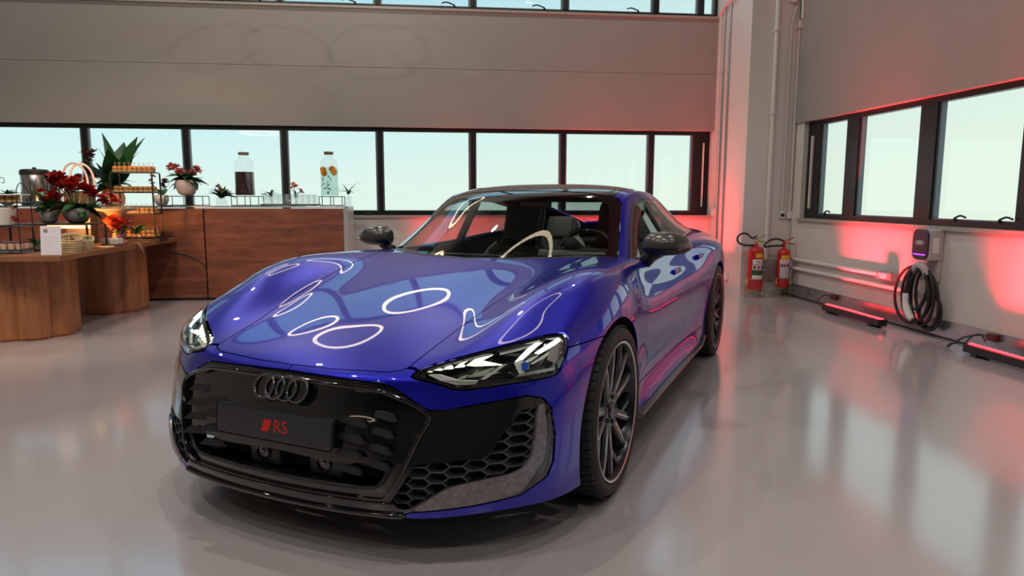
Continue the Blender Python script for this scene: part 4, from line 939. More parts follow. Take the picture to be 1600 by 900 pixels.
# red washes up the back wall behind the car
def red_back(x0, x1, k_, lab):
    t = empty('light_bar', lab, 'light', ((x0+x1)/2,BY-.28,0)); L = x1-x0
    obj('housing', box(-L/2,L/2,-.05,.05,.0,.08,.006), M_plastic_b, t); obj('led_strip', box(-L/2+.02,L/2-.02,-.02,.02,.08,.088), M_redled, t)
    l = bpy.data.lights.new('red_wash','AREA'); l.shape = 'RECTANGLE'; l.size = L*.94; l.size_y = .05; l.energy = RED_W*L*k_; l.color = (1,.03,.04); l.spread = math.radians(52)
    lo = bpy.data.objects.new('red_wash', l); COL.objects.link(lo); lo.parent = t; lo.location = (0,0,.10); lo.rotation_euler = (PI-.30,0,0)
red_back(-.3,.9,.2,'red floor light bar at the back wall, farthest left behind the car'); red_back(1.5,2.7,.55,'red floor light bar at the back wall, middle one behind the car'); red_back(2.75,3.75,.36,'red floor light bar at the back wall nearest the pillar')
t = empty('light_bar', 'red floor light bar on the floor facing the flank of the pillar', 'light', (3.60,9.03,0))
obj('housing', box(-.05,.05,-.22,.22,0,.08,.006), M_plastic_b, t); obj('led_strip', box(-.02,.02,-.20,.20,.08,.088), M_redled, t)
l = bpy.data.lights.new('red_wash','AREA'); l.shape = 'RECTANGLE'; l.size = .05; l.size_y = .40; l.energy = 8; l.color = (1,.05,.05); l.spread = math.radians(55)
lo = bpy.data.objects.new('red_wash', l); COL.objects.link(lo); lo.parent = t; lo.location = (0,0,.10); lo.rotation_euler = (0,PI+.12,0)

# ------------------------------------------------------------------ ring lamps and spots
M_ring = mat('ring_lamp_white', (1,1,1), .4, emit=(1,.82,.55), estr=5)
def ring_lamp(x, y, z, r, label, tx=0, ty=0, tr=.026):
    t = empty('ring_lamp', label, 'lamp', (x,y,z)); n_ = 64
    rg = obj('light_ring', tube(bmesh.new(), [(r*math.cos(2*PI*k/n_),r*math.sin(2*PI*k/n_),0) for k in range(n_)], tr, 8, True), M_ring, t, True); rg.rotation_euler = (tx,ty,0)
    for a in (0,2*PI/3,4*PI/3):
        obj('hanging_wire', tube(bmesh.new(), [(r*math.cos(a),r*math.sin(a),0),(0,0,min(H-z,1.4))], .003, 5), M_plastic_b, t)
    obj('hanging_rod', tube(bmesh.new(), [(0,0,min(H-z,1.4)),(0,0,H-z)], .008, 6), M_plastic_b, t)
for args in RINGS: ring_lamp(*args)
for loc, tgt, pw, sz, colr in (((-2.6,2.6,5.4),(-3.6,7.6,.8),420,.9,(1,.86,.70)),((-5.6,3.2,5.4),(-3.9,7.2,.6),260,.8,(1,.80,.6))):
    l = bpy.data.lights.new('buffet_spot','SPOT'); l.energy = pw; l.color = colr; l.spot_size = sz; l.spot_blend = .6; l.shadow_soft_size = .12
    o = bpy.data.objects.new('buffet_spot', l); COL.objects.link(o); o.location = loc; o.rotation_euler = (Vector(tgt)-Vector(loc)).to_track_quat('-Z','Y').to_euler()
def area(name, loc, rot, size, power, col=(1,1,1), sy=None, spread=None):
    l = bpy.data.lights.new(name,'AREA'); l.shape = 'DISK'; l.size = size; l.energy = power; l.color = col
    if sy: l.shape='RECTANGLE'; l.size_y = sy
    if spread: l.spread = spread
    o = bpy.data.objects.new(name,l); COL.objects.link(o); o.location = loc; o.rotation_euler = rot; return o
# ------------------------------------------------------------------ counter and buffet table
ORD = ['first','second','third','fourth','fifth','sixth','seventh','eighth','ninth','tenth']
M_ctr = wood('counter_wood', (.075,.021,.013), (.27,.085,.045), (1.0,1,7), .45)
M_tab = wood('table_wood', (.15,.062,.026), (.28,.12,.05), (2,1,10), .42)
M_col = wood('column_wood', (.19,.065,.025), (.36,.14,.055), (9,9,.9), .42)
M_top = mat('steel_worktop', (.55,.6,.64), .2, metal=.8); M_silver_panel = mat('silver_panel', (.55,.54,.53), .35, metal=.5)
CY = 8.66
for x0,x1,lab in ((-2.785,-1.155,'dark red-brown wood counter unit with silver end, right of the joint'),(-4.45,-2.80,'dark wood counter unit behind the wavy table columns, left of the joint'),(-6.1,-4.465,'dark wood counter unit at the left edge behind the table')):
    t = empty('counter', lab, 'counter', (x0,CY,0)); w_ = x1-x0
    obj('front_panel', box(0,w_,0,.03,.03,1.105,.003), M_ctr, t); obj('carcass', box(.01,w_-.01,.031,.56,.0,1.10), M_satin, t)
    if x1 > -2: obj('end_panel', box(w_,w_+.055,-.0,.58,0,1.115,.004), M_silver_panel, t)
wt = tag(obj('worktop', box(-6.1,-1.10,CY-.004,CY+.59,1.117,1.135,.002), M_top), 'thin pale steel worktop along the top of the wood counter', 'worktop')
CT = 1.135
o = tag(obj('power_cord', tube(bmesh.new(), crom([(-3.36,CY-.012,.70),(-3.20,CY-.012,.60),(-3.0,CY-.012,.55),(-2.86,CY-.012,.48),(-2.795,CY-.012,.40)],6), .007, 6), M_plastic_b, None, True), 'thin black cord drooping across the counter front', 'cord')
TX0, TX1, TY0, TY1, TZ = -4.35, -3.11, 6.055, 8.63, .76
tb = empty('buffet_table', 'brown wood buffet table standing on two wavy fluted columns', 'table', (-3.7,7.3,0))
obj('tabletop', box(TX0+3.7,TX1+3.7,TY0-7.3,TY1-7.3,TZ-.045,TZ,.004), M_tab, tb)
def column(x, y, r, n_l, ph):
    n_ = 96; bm = bmesh.new(); rr = lambda a: r*(.885+.135*abs(math.cos(n_l*(a+ph)/2))**.75)
    lv = [(.0,.97),(.02,.97),(.022,1.0),(.035,1.0),(TZ-.046,1.0)]
    R_ = [[bm.verts.new((x+rr(2*PI*k/n_)*s*math.cos(2*PI*k/n_), y+rr(2*PI*k/n_)*s*math.sin(2*PI*k/n_), z)) for k in range(n_)] for z,s in lv]
    for a,b in zip(R_,R_[1:]):
        for k in range(n_): bm.faces.new((a[k],a[(k+1)%n_],b[(k+1)%n_],b[k]))
    bm.faces.new(R_[-1]); bmesh.ops.recalc_face_normals(bm, faces=bm.faces); obj('column', bm, M_col, tb, 50)
column(.0,-.66,.385,8,.2); column(.10,.70,.36,8,.5)
# warm lamp under the riser lights the counter face orange
M_leaf = mat('leaf_green', (.035,.13,.035), .4, noise=.4, nscale=14); M_leafd = mat('leaf_dark', (.020,.065,.025), .35, noise=.3, nscale=14); M_leafl = mat('leaf_light', (.12,.30,.05), .4, noise=.3, nscale=14)
M_flred = mat('flower_red', (.50,.025,.02), .5, noise=.3, nscale=30); M_flor = mat('flower_orange', (.62,.07,.02), .5, noise=.3, nscale=30); M_flpk = mat('flower_pink', (.68,.27,.23), .5, noise=.3, nscale=30); M_flbur = mat('flower_burgundy',(.20,.03,.03),.5,noise=.3,nscale=30)
M_potg = mat('pot_grey', (.28,.27,.25), .55, noise=.2); M_potw = mat('pot_white', (.68,.62,.58), .5, noise=.1); M_terra = mat('terracotta', (.62,.27,.13), .6, noise=.15)
M_cg = thin_glass('clear_glass', (.975,.985,.985), 1, .05); M_iron = mat('black_iron', (.012,.012,.013), .4)
def leaf_mesh(name, L, W, bend, fold=.25, n=8, m=None, tip=1.0):
    bm = bmesh.new(); rows = []
    for i in range(n+1):
        t = i/n; w_ = W*math.sin(PI*min(1,t*.93+.05)**.75)*(1-.25*t)*.5; x = L*t*math.cos(bend*t*.8); z = L*t*math.sin(bend*t*.8) - abs(bend)*.0
        z = L*(t*.0)+ (-bend)*L*t*t*.5; x = L*t*(1-.18*abs(bend)*t)
        rows.append([bm.verts.new((x, s*w_, z+abs(s)*w_*fold)) for s in (-1,-.5,0,.5,1)])
    for a,b in zip(rows,rows[1:]):
        for k in range(4): bm.faces.new((a[k],a[k+1],b[k+1],b[k]))
    bmesh.ops.solidify(bm, geom=bm.faces[:], thickness=.0015)
    me = bpy.data.meshes.new(name); bm.to_mesh(me); bm.free(); me.materials.append(m or M_leaf); me.polygons.foreach_set('use_smooth',[True]*len(me.polygons)); return me
def flower_mesh(name, r, m, n=5, layers=2):
    bm = bmesh.new()
    for l in range(layers):
        for k in range(n):
            a = 2*PI*k/n + l*.6; tl = .35+.55*l; d = Vector((math.cos(a)*math.cos(tl),math.sin(a)*math.cos(tl),math.sin(tl))); s = Vector((-math.sin(a),math.cos(a),0)); u = d.cross(s)
            R_ = r*(1-.25*l); v = [bm.verts.new(p) for p in (Vector((0,0,0)), d*R_*.55+s*R_*.36+u*.0, d*R_+s*R_*.12-u*R_*.1, d*R_-s*R_*.12-u*R_*.1, d*R_*.55-s*R_*.36)]
            bm.faces.new(v)
    bmesh.ops.solidify(bm, geom=bm.faces[:], thickness=.002)
    me = bpy.data.meshes.new(name); bm.to_mesh(me); bm.free(); me.materials.append(m); return me
LF = {'big':leaf_mesh('leaf',.26,.12,.8,m=M_leafd),'big2':leaf_mesh('leaf',.24,.10,1.1,m=M_leaf),'mid':leaf_mesh('leaf',.15,.05,.8,m=M_leaf),'small':leaf_mesh('leaf',.09,.026,.6,m=M_leaf,n=5),'light':leaf_mesh('leaf',.15,.05,.5,m=M_leafl),
 'tall':leaf_mesh('leaf',.62,.34,.18,.12,10,m=M_leaf),'tall2':leaf_mesh('leaf',.52,.26,.3,.15,10,m=M_leafd),'lightbig':leaf_mesh('leaf',.22,.085,.4,m=M_leafl),'fern':leaf_mesh('leaf',.17,.035,1.0,m=M_leafl,n=6),'grass':leaf_mesh('leaf',.16,.014,1.0,m=M_leaf,n=6)}
FW = {'red':flower_mesh('flower',.056,M_flred),'orange':flower_mesh('flower',.05,M_flor),'pink':flower_mesh('flower',.056,M_flpk),'burg':flower_mesh('flower',.055,M_flbur),'smallred':flower_mesh('flower',.028,M_flred)}
rnd = random.Random(11)
def place(name, me, parent, p, az, el, roll=0, s=1):
    o = bpy.data.objects.new(name, me); COL.objects.link(o); o.parent = parent; o.location = p
    o.rotation_euler = (Matrix.Rotation(az,3,'Z') @ Matrix.Rotation(-el,3,'Y') @ Matrix.Rotation(roll,3,'X')).to_euler(); o.scale = (s,s,s); return o
def plant(label, loc, pot, potm, z0, leaves, flowers, name='potted_plant', cat='plant', stems=True):
    """pot: lathe profile; z0: crown height; leaves: (kind, n, el0, el1, scale); flowers: (kind, [(dx,dy,dz)...], scale)"""
    t = empty(name, label, cat, loc)
    if pot: obj('pot', lathe(bmesh.new(), pot, 28), potm, t, 40)
    for kind, n_, e0, e1, sc in leaves:
        for k in range(n_):
            place('leaf', LF[kind], t, (rnd.uniform(-.02,.02),rnd.uniform(-.02,.02),z0+rnd.uniform(-.01,.03)), 2*PI*(k+rnd.uniform(-.3,.3))/n_, rnd.uniform(e0,e1), rnd.uniform(-.5,.5), sc*rnd.uniform(.8,1.15))
    for kind, pts, sc in flowers:
        for p in pts:
            o = place('flower', FW[kind], t, (p[0],p[1],p[2]), rnd.uniform(0,6), rnd.uniform(-.3,.9), rnd.uniform(-.5,.5), sc*rnd.uniform(.85,1.15))
        if stems:
            for p in pts[::2]:
                obj('stem', tube(bmesh.new(), [(p[0]*.15,p[1]*.15,z0-.02),(p[0]*.6,p[1]*.6,z0+(p[2]-z0)*.55),p], .004, 5), M_leafd, t)
    return t
def cloud(n_, cx, cy, cz, rx, ry, rz): return [(cx+rnd.uniform(-rx,rx), cy+rnd.uniform(-ry,ry), cz+rnd.uniform(-rz,rz)) for _ in range(n_)]
bowl = lambda r,h: [(r*.45,0),(r*.75,h*.12),(r,h*.5),(r*.98,h*.8),(r*.82,h),(r*.76,h-.006),(r*.7,h*.7),(0,h*.65)]
glasspot = lambda r,h: [(r*.9,0),(r,.01),(r,h),(r-.005,h),(r-.006,.014),(0,.014)]
def shelf_frame(t, w_, d_, zs, board_m, r=.006, posts=True, ztop=None):
    for z in zs: obj('shelf', box(-w_/2,w_/2,-d_/2,d_/2,z-.012,z,.002), board_m, t)
    for sx in (-1,1):
        for sy in (-1,1): obj('post', box(sx*w_/2-r,sx*w_/2+r,sy*d_/2-r,sy*d_/2+r,0,ztop or zs[-1]-.012), M_iron, t)
M_board = mat('dark_board', (.03,.025,.022), .4); M_glassboard = mat('white_glass_board', (.62,.72,.78), .12, coat=.5)

# --- things on the counter
plant('white bowl of pink flowers on the counter beside the tiered food stand', (-3.06,8.93,CT+.125), bowl(.125,.185), mat('pot_blush',(.66,.50,.46),.5), .17, [('big',6,-.1,.6,1.1),('big2',5,.0,.7,1.1),('mid',7,.1,.9,1.4),('lightbig',3,.2,.6,1.0)], [('pink',cloud(7,-.10,0,.30,.09,.06,.05)+cloud(4,.13,0,.30,.05,.04,.04),1.2),('burg',cloud(6,-.04,-.02,.22,.07,.05,.04),1)])
def wire_riser(label, x, w_, d_=.24, h=.115, loc_y=8.93, n=2):
    t = empty('wire_riser', label, 'stand', (x,loc_y,CT)); 
    for z in (.005,h):
        obj('rail', tube(bmesh.new(), [(-w_/2,-d_/2,z),(w_/2,-d_/2,z),(w_/2,d_/2,z),(-w_/2,d_/2,z)], .005, 4, True), M_iron, t)
    for k in range(n+1):
        for sy in (-1,1): obj('post', tube(bmesh.new(), [(-w_/2+w_*k/n,sy*d_/2,0),(-w_/2+w_*k/n,sy*d_/2,h)], .005, 4), M_iron, t)
    obj('glass_top', box(-w_/2,w_/2,-d_/2,d_/2,h,h+.006), M_cg, t); return t
wire_riser('low wire stand with glass top under the pink flower bowl', -3.06, .44, .24)
wire_riser('low black wire stand under the dark juice dispenser', -2.345, .32); wire_riser('low black wire stand under the fruit water dispenser', -1.325, .28)
plant('small leafy plant in a ribbed glass left of the dark juice dispenser', (-2.655,8.93,CT), glasspot(.065,.11), M_cg, .10, [('small',20,.3,1.4,1.9),('mid',9,.3,1.3,1.3)], [('pink',cloud(3,0,0,.22,.08,.05,.04),.5)])
plant('small green plant half hidden behind the dark juice dispenser', (-2.13,9.19,CT), glasspot(.04,.12), M_cg, .12, [('small',8,.3,1.0,1.4),('grass',6,.3,1.0,1.2)], [])
plant('small green plant half hidden behind the fruit water dispenser', (-1.155,9.19,CT), glasspot(.04,.12), M_cg, .14, [('grass',10,.5,1.2,1.5),('small',5,.3,1,1.2)], [])
plant('pink orchid in a small glass behind the row of drinking glasses', (-1.80,9.12,CT), glasspot(.03,.12), M_cg, .12, [('small',3,.5,1,1)], [('pink',[(-.03,0,.27),(0,0,.24),(.06,-.02,.19),(.07,0,.16),(-.05,0,.22)],.8)])
plant('white bowl with a small burgundy flower on the counter behind the food stand', (-3.37,8.95,CT), bowl(.085,.13), M_potw, .12, [('light',4,.6,1.2,1.2)], [('burg',[(.03,-.03,.24),(.06,-.02,.27),(.05,0,.30)],1.1),('pink',[(-.10,-.02,.30),(-.08,-.02,.35),(-.09,0,.26)],.8)])
def dispenser(label, x, z, r, h, fill, col, fruit):
    t = empty('drink_dispenser', label, 'dispenser', (x,8.93,z)); sh = h*.72; nk = r*.47
    obj('jar', lathe(bmesh.new(), [(0,.002),(r*.93,0),(r,.02),(r,sh),(r*.93,sh+.05),(nk*1.15,sh+.10),(nk,sh+.13),(nk,h)], 40), M_cg, t, 60)
    obj('drink', lathe(bmesh.new(), [(0,.008),(r*.95,.008),(r*.955,.02),(r*.955,fill),(0,fill)], 36), col, t, 40)
    obj('cork_lid', lathe(bmesh.new(), [(nk*1.08,h-.005),(nk*1.12,h),(nk*1.12,h+.028),(0,h+.028)], 24), mat('cork',(.20,.12,.09),.7), t, 40)
    obj('tap', tube(bmesh.new(), [(0,-r+.005,.05),(0,-r-.035,.05),(0,-r-.035,.025)], .009, 8), M_plastic_b, t, True)
    if fruit:
        for k,(dx,dz) in enumerate(((-.06,fill-.03),(.05,fill-.02),(-.05,fill-.07),(.07,fill-.06))):
            q = obj('orange_slice', lathe(bmesh.new(), [(.0,-.006),(.038,-.006),(.040,0),(.038,.006),(0,.006)], 20, 'y'), mat('orange_fruit',(.85,.33,.02),.5), t, 40); q.location = (dx,-r*.72,dz); q.rotation_euler = (.2,0,dx*4)
        for k in range(26):
            place('mint_leaf', LF['small'], t, (rnd.uniform(-.07,.02)+.0,-r*.6+rnd.uniform(-.02,.03),rnd.uniform(.08,fill-.08)), rnd.uniform(0,6), rnd.uniform(-1,1), rnd.uniform(-1,1), .55)
M_juice = mat('dark_juice', (.035,.012,.014), .08, coat=1); M_fw = thin_glass('fruit_water', (.80,.90,.88), .8, .05)
dispenser('tall glass dispenser of dark juice with a cork lid', -2.37, CT+.122, .118, .50, .29, M_juice, False)
dispenser('tall glass dispenser of water with orange slices and mint', -1.35, CT+.122, .108, .515, .35, M_fw, True)
tr_ = tag(obj('tray', box(-2.165,-1.48,8.80,9.05,CT,CT+.022,.004), M_board), 'dark wood tray under the rows of drinking glasses', 'tray')
gm = bpy.data.meshes.new('glass'); b_m = lathe(bmesh.new(), [(0,0),(.028,0),(.034,.12),(.0325,.12),(.027,.008),(0,.008)], 18); b_m.to_mesh(gm); b_m.free(); gm.materials.append(M_cg); gm.polygons.foreach_set('use_smooth',[True]*len(gm.polygons)); gm.set_sharp_from_angle(angle=.7)
for r_ in range(2):
    for k in range(9):
        o = bpy.data.objects.new('drinking_glass', gm); COL.objects.link(o); o.location = (-2.13+k*.074+.0*r_, 8.86+r_*.11, CT+.022)
        tag(o, f"{ORD[k]} clear tumbler from the left in the {('front','back')[r_]} row on the dark tray", 'glass', 'drinking glasses, front row' if r_ == 0 else 'drinking glasses, back row')
M_steelp = mat('polished_steel', (.62,.60,.58), .16, metal=1)
def urn(label, x, r, zt):
    t = empty('coffee_urn', label, 'urn', (x,8.95,CT)); h = zt-CT
    obj('body', lathe(bmesh.new(), [(r*.9,0),(r*.98,.01),(r,.03),(r,h-.07),(r*.97,h-.06),(0,h-.06)], 40), M_steelp, t, 40)
    obj('lid', lathe(bmesh.new(), [(r*1.03,h-.075),(r*1.04,h-.03),(r*.9,h-.008),(.02,h),(0,h)], 40), M_plastic_b, t, 40)
    obj('lid_knob', lathe(bmesh.new(), [(.016,h-.01),(.022,h+.015),(0,h+.02)], 16), M_plastic_b, t, 40)
    obj('base_ring', lathe(bmesh.new(), [(r*1.04,0),(r*1.04,.03),(r*.9,.03)], 32), M_plastic_b, t, 40)
    obj('tap', tube(bmesh.new(), [(0,-r,.08),(0,-r-.05,.08),(0,-r-.05,.05)], .010, 8), M_plastic_b, t, True)
urn('large steel coffee urn with a black lid on the counter', -4.80, .15, 1.57); urn('slim steel thermos flask with a black lid right of the large urn', -4.575, .068, 1.54)
plant('small potted plant at the far left end of the counter', (-5.13,8.95,CT), bowl(.08,.12), M_potg, .12, [('mid',8,.2,1.1,1.0),('small',6,.2,1.2,1.2)], [])
tp = plant('tall broad-leaved green plant in an orange terracotta vase on the counter', (-3.93,8.95,CT), [(.10,0),(.125,.02),(.135,.10),(.10,.22),(.075,.26),(.068,.26),(.09,.2),(0,.18)], M_terra, .24, [('big',7,-.1,.5,1.15),('big2',7,.3,.9,1.1),('tall2',5,.8,1.15,.85),('mid',6,-.3,.4,1.3)], [('burg',cloud(8,-.22,0,.50,.05,.05,.16),1.3),('burg',cloud(6,-.36,0,.30,.08,.04,.06),1)], )
for az,el,s in ((0.5,1.22,1.05),(0.1,1.10,1.1),(2.6,1.40,1.05),(-.2,.98,.85),(3.0,1.25,.8),(1.2,1.3,.9),(4.7,1.2,.75),(5.4,.95,.75)): place('leaf', LF['tall'], tp, (.05,0,.26), az, el, .5, s)
bk = empty('handled_bag', 'dark gift bag with pale arched rope handles behind the red flowers', 'bag', (-3.66,7.60,TZ))
obj('bag_body', box(-.12,.12,-.08,.08,0,.54,.01), mat('bag_dark',(.03,.03,.032),.5), bk)
for dy in (-.07,.07): obj('handle', tube(bmesh.new(), crom([(-.11,dy,.52),(-.12,dy,.66),(-.08,dy,.78),(0,dy,.82),(.08,dy,.77),(.12,dy,.66),(.115,dy,.52)],5), .011, 8), mat('rope_pale',(.72,.60,.54),.7), bk, True)

# --- tiered stand of canapes
FS = empty('food_stand', 'four tier black iron stand with canapes at the table end', 'stand', (-3.36,8.22,TZ)); FW_, FD = .44, .22
tz = [.045,.30,.535,.755]
shelf_frame(FS, FW_, FD, tz, M_board, .007)
obj('foot', box(-.27,.27,-.13,.13,.0,.022,.003), M_iron, FS)
def canape_mesh(): 
    bm = box(-.021,.021,-.021,.021,0,.032,.008); me = bpy.data.meshes.new('canape'); bm.to_mesh(me); bm.free(); return me
M_bun = mat('golden_bread', (.55,.26,.07), .6, noise=.4, nscale=60); M_bun2 = mat('pale_bread', (.62,.38,.16), .6, noise=.4, nscale=60); M_fill = mat('canape_filling', (.40,.16,.06), .6, noise=.5, nscale=60); M_pick = mat('wood_pick', (.60,.42,.25), .6)
bm = box(-.021,.021,-.021,.021,.0,.013,.004); cb0 = bpy.data.meshes.new('base'); bm.to_mesh(cb0); bm.free(); cb0.materials.append(M_bun2)
bm = box(-.0205,.0205,-.0205,.0205,.013,.020); cb1 = bpy.data.meshes.new('filling'); bm.to_mesh(cb1); bm.free(); cb1.materials.append(M_fill)
bm = box(-.021,.021,-.021,.021,.020,.036,.008); cb2 = bpy.data.meshes.new('bread_top'); bm.to_mesh(cb2); bm.free(); cb2.materials.append(M_bun)
bm = tube(bmesh.new(), [(0,0,.02),(0,0,.062)], .0022, 5); cb3 = bpy.data.meshes.new('pick'); bm.to_mesh(cb3); bm.free(); cb3.materials.append(M_pick)
proto_c = None
def canape(x, y, z, label, group, pick):
    t = bpy.data.objects.new('canape', None); COL.objects.link(t); t.location = (x,y,z); t.rotation_euler = (0,0,rnd.uniform(-.3,.3)); t.scale = (1.12,1.0,1.75); tag(t, label, 'canape', group)
    for nm, me in (('bread_base',cb0),('filling',cb1),('bread_top',cb2))+((('pick',cb3),) if pick else ()):
        o = bpy.data.objects.new(nm, me); COL.objects.link(o); o.parent = t
for ti,(nm,pick) in enumerate((('bottom',1),('second lowest',1),('third',0),('top',1))):
    for r_ in range(2):
        for k in range(8):
            if ti == 0 and k < 2: continue
            canape(-3.36-FW_/2+.035+k*.052, 8.22-.045+r_*.085, TZ+tz[ti], f'{ORD[k]} mini sandwich from the left, {("front","back")[r_]} row of the {nm} tier', f'canapes on the {nm} tier of the food stand', pick)
plant('green fern in a clear glass in front of the food stand', (-3.235,7.86,TZ), glasspot(.055,.10), M_cg, .09, [('fern',20,.45,1.2,1.1),('mid',7,.5,1.1,.8)], [])

# --- cake stand, flowers, napkins
cs = empty('cake_stand', 'round wooden cake stand piled with crisp golden pastries', 'stand', (-3.33,7.62,TZ))
obj('pedestal', lathe(bmesh.new(), [(.10,0),(.105,.02),(.05,.05),(.035,.15),(.06,.27),(.11,.33),(0,.33)], 28), mat('pedestal_wood',(.36,.17,.08),.5,noise=.2), cs, 40)
obj('plate', lathe(bmesh.new(), [(.10,.325),(.19,.345),(.205,.362),(.20,.366),(.15,.352),(0,.345)], 40), mat('stone_plate',(.26,.25,.20),.4,noise=.3), cs, 40)
for k in range(12):
    a = 2*PI*k/12+.3; rr = .05+.085*(k%2)
    o = tag(obj('pastry', lathe(bmesh.new(), [(0,0),(.03,.002),(.034,.012),(.02,.02),(0,.022)], 14), M_bun, None, 50), f"small golden pastry on the cake stand, {('inner','outer')[k%2]} ring", 'pastry', 'pastries on the cake stand'); o.location = (-3.33+rr*math.cos(a),7.62+rr*math.sin(a),TZ+.358)
sv = tag(obj('tongs', tube(bmesh.new(), crom([(-3.43,7.54,TZ+.395),(-3.33,7.57,TZ+.41),(-3.23,7.58,TZ+.395)],4), .007, 6), M_steelp, None, True), 'steel serving tongs lying on the pastries of the cake stand', 'tongs')
plant('orange-red flowers in a small vase before the cake stand', (-3.21,7.40,TZ), [(.03,0),(.035,.01),(.03,.07),(.04,.11),(.036,.11),(0,.09)], mat('vase_purple',(.22,.10,.16),.4), .12, [('small',8,.2,1.1,1.0),('small',6,.0,.6,1.1)], [('orange',cloud(22,-.02,-.02,.21,.085,.06,.055),1.1),('pink',cloud(6,.09,0,.19,.03,.03,.05),.7)])
np_ = tag(obj('serving_board', box(-3.30,-3.12,7.16,7.34,TZ,TZ+.022,.004), mat('board_purple_brown',(.13,.055,.05),.5)), 'dark reddish board under the folded white napkins', 'tray')
for k in range(4):
    o = tag(obj('napkin', box(-.075,.075,-.06,.06,0,.012,.004), mat('napkin_white',(.72,.68,.66),.8)), ['lowest','second','third','topmost'][k]+' folded white napkin of the stack on the reddish board', 'napkin'); o.location = (-3.215,7.25,TZ+.023+k*.0135); o.rotation_euler = (0,0,.12*(k%2)-.05)
def basket(label, x, y, w_, d_, h, food, fm_, flabel, rz):
    t = empty('bread_basket', label, 'basket', (x,y,TZ), rz); M_wick = mat('wicker',(.50,.38,.22),.7)
    n_ = 26; k_ = lambda a,s: (w_/2*s*math.copysign(abs(math.cos(a))**.6,math.cos(a)), d_/2*s*math.copysign(abs(math.sin(a))**.6,math.sin(a)))
    bm = bmesh.new(); lo_ = [bm.verts.new((*k_(2*PI*i/n_,.8),.004)) for i in range(n_)]; bm.faces.new(lo_); obj('bottom', bm, M_wick, t)
    for i in range(n_):
        a = 2*PI*i/n_; zz = h*(1+.5*max(0,math.sin(a))); obj('stake', tube(bmesh.new(), [(*k_(a,.8),0),(*k_(a,1.0),zz)], .005, 5), M_wick, t)
    for f in (.04,.22,.4,.58,.76,.94): obj('weave', tube(bmesh.new(), [(*k_(2*PI*i/n_,(.8+.2*f)*(1.01 if i%2 else .985)), f*h*(1+.5*max(0,math.sin(2*PI*i/n_)))) for i in range(n_)], .0055, 5, True), M_wick, t)
    obj('rim', tube(bmesh.new(), [(*k_(2*PI*i/n_,1.0), h*(1+.5*max(0,math.sin(2*PI*i/n_)))) for i in range(n_)], .008, 6, True), M_wick, t)
    for k in range(food):
        bm = bmesh.new(); bmesh.ops.create_icosphere(bm, subdivisions=2, radius=1); bmesh.ops.scale(bm, vec=(.030*w_/.17,.022*w_/.17,.022), verts=bm.verts)
        o = tag(obj('bread_roll', bm, fm_, None, True), flabel, 'bread', flabel); a = 2*PI*k/food; o.location = (x+w_*.27*math.cos(a), y+d_*.27*math.sin(a), TZ+h*.7); o.rotation_euler = (0,.2,a+1.5)
M_chip = mat('yellow_bread', (.68,.40,.10), .6, noise=.4, nscale=40); M_roll = mat('brown_roll', (.33,.15,.06), .6, noise=.4, nscale=40)
basket('larger wicker basket with yellow bread beside the menu card', -3.235, 6.46, .20, .18, .105, 5, M_chip, 'small yellow bread in the larger wicker basket', .1)
basket('smaller wicker basket with brown rolls, right of the larger basket', -3.21, 6.68, .14, .14, .085, 4, M_roll, 'small brown roll in the smaller wicker basket', .0)
for k in range(5):
    o = tag(obj('breadstick', tube(bmesh.new(), crom([(-.085,0,0),(-.03,.004,.002),(.04,-.003,.0),(.085,.002,.0)],3), .0085, 8), M_bun2, None, True), f'{ORD[k]} pale breadstick from the front, lying right of the wicker baskets', 'bread', 'breadsticks on the table'); o.location = (-3.19+.01*(k%2),6.93+.021*k,TZ+.009); o.rotation_euler = (0,0,.12*(k-2))
# riser with warm lamp, loaves beneath, pots on top
rs = empty('buffet_riser', 'black shelf riser carrying the flower pots above the lit loaves', 'stand', (-3.55,6.95,TZ))
shelf_frame(rs, .66, .36, [.235], M_board, .008)
M_warm = mat('warm_food_lamp', (1,.7,.3), .5, emit=(1,.55,.16), estr=4)
wl = obj('warming_lamp', box(-.02,.34,-.17,-.13,.195,.222,.004), M_warm, rs)
for k,(x,y,s) in enumerate(((-3.68,7.0,1),(-3.52,7.03,1.0),(-3.36,7.0,1.0))):
    bm = bmesh.new(); bmesh.ops.create_uvsphere(bm, u_segments=20, v_segments=12, radius=1); bmesh.ops.scale(bm, vec=(.075*s,.11*s,.055*s), verts=bm.verts)
    ld = ['leftmost','middle','rightmost'][k]; o = tag(obj('loaf', bm, mat('rye_crust',(.10,.045,.025),.7,noise=.5,nscale=30), None, True), f'{ld} dark loaf under the black riser', 'bread'); o.location = (x,y,TZ+.056*s)
fl = lambda cx,cz,n_,sx=.09: cloud(n_,cx,-.02,cz,sx,.06,.05)
RZ = TZ+.235
plant('left grey stone bowl of red flowers on the riser beside the wire stand', (-3.65,6.98,RZ), bowl(.085,.145), M_potg, .14, [('lightbig',6,.7,1.3,1.0),('big',7,-.1,.5,.8),('big2',6,.0,.7,.8)], [('red',fl(.05,.26,10,.07),1.0),('red',fl(.10,.40,9,.05),1.0)])
plant('right grey stone bowl of red flowers with drooping leaves on the riser', (-3.39,6.96,RZ), bowl(.11,.14), mat('pot_dark_grey',(.16,.15,.14),.55,noise=.2), .14, [('big',9,-.3,.4,.95),('big2',8,-.1,.7,.9)], [('red',fl(-.06,.36,16,.07),1.1),('red',fl(.13,.31,12,.06),1.0),('smallred',fl(.28,.22,12,.08),1.6)])
for p,az in (((.12,0,.12),-.7),((.16,-.03,.10),-.2),((.2,.02,.06),.3)): place('leaf', LF['big'], bpy.data.objects['potted_plant'] if False else rs, (.16+p[0],-.07,.235+p[2]), az, -1.0, .3, 1.0) if False else None
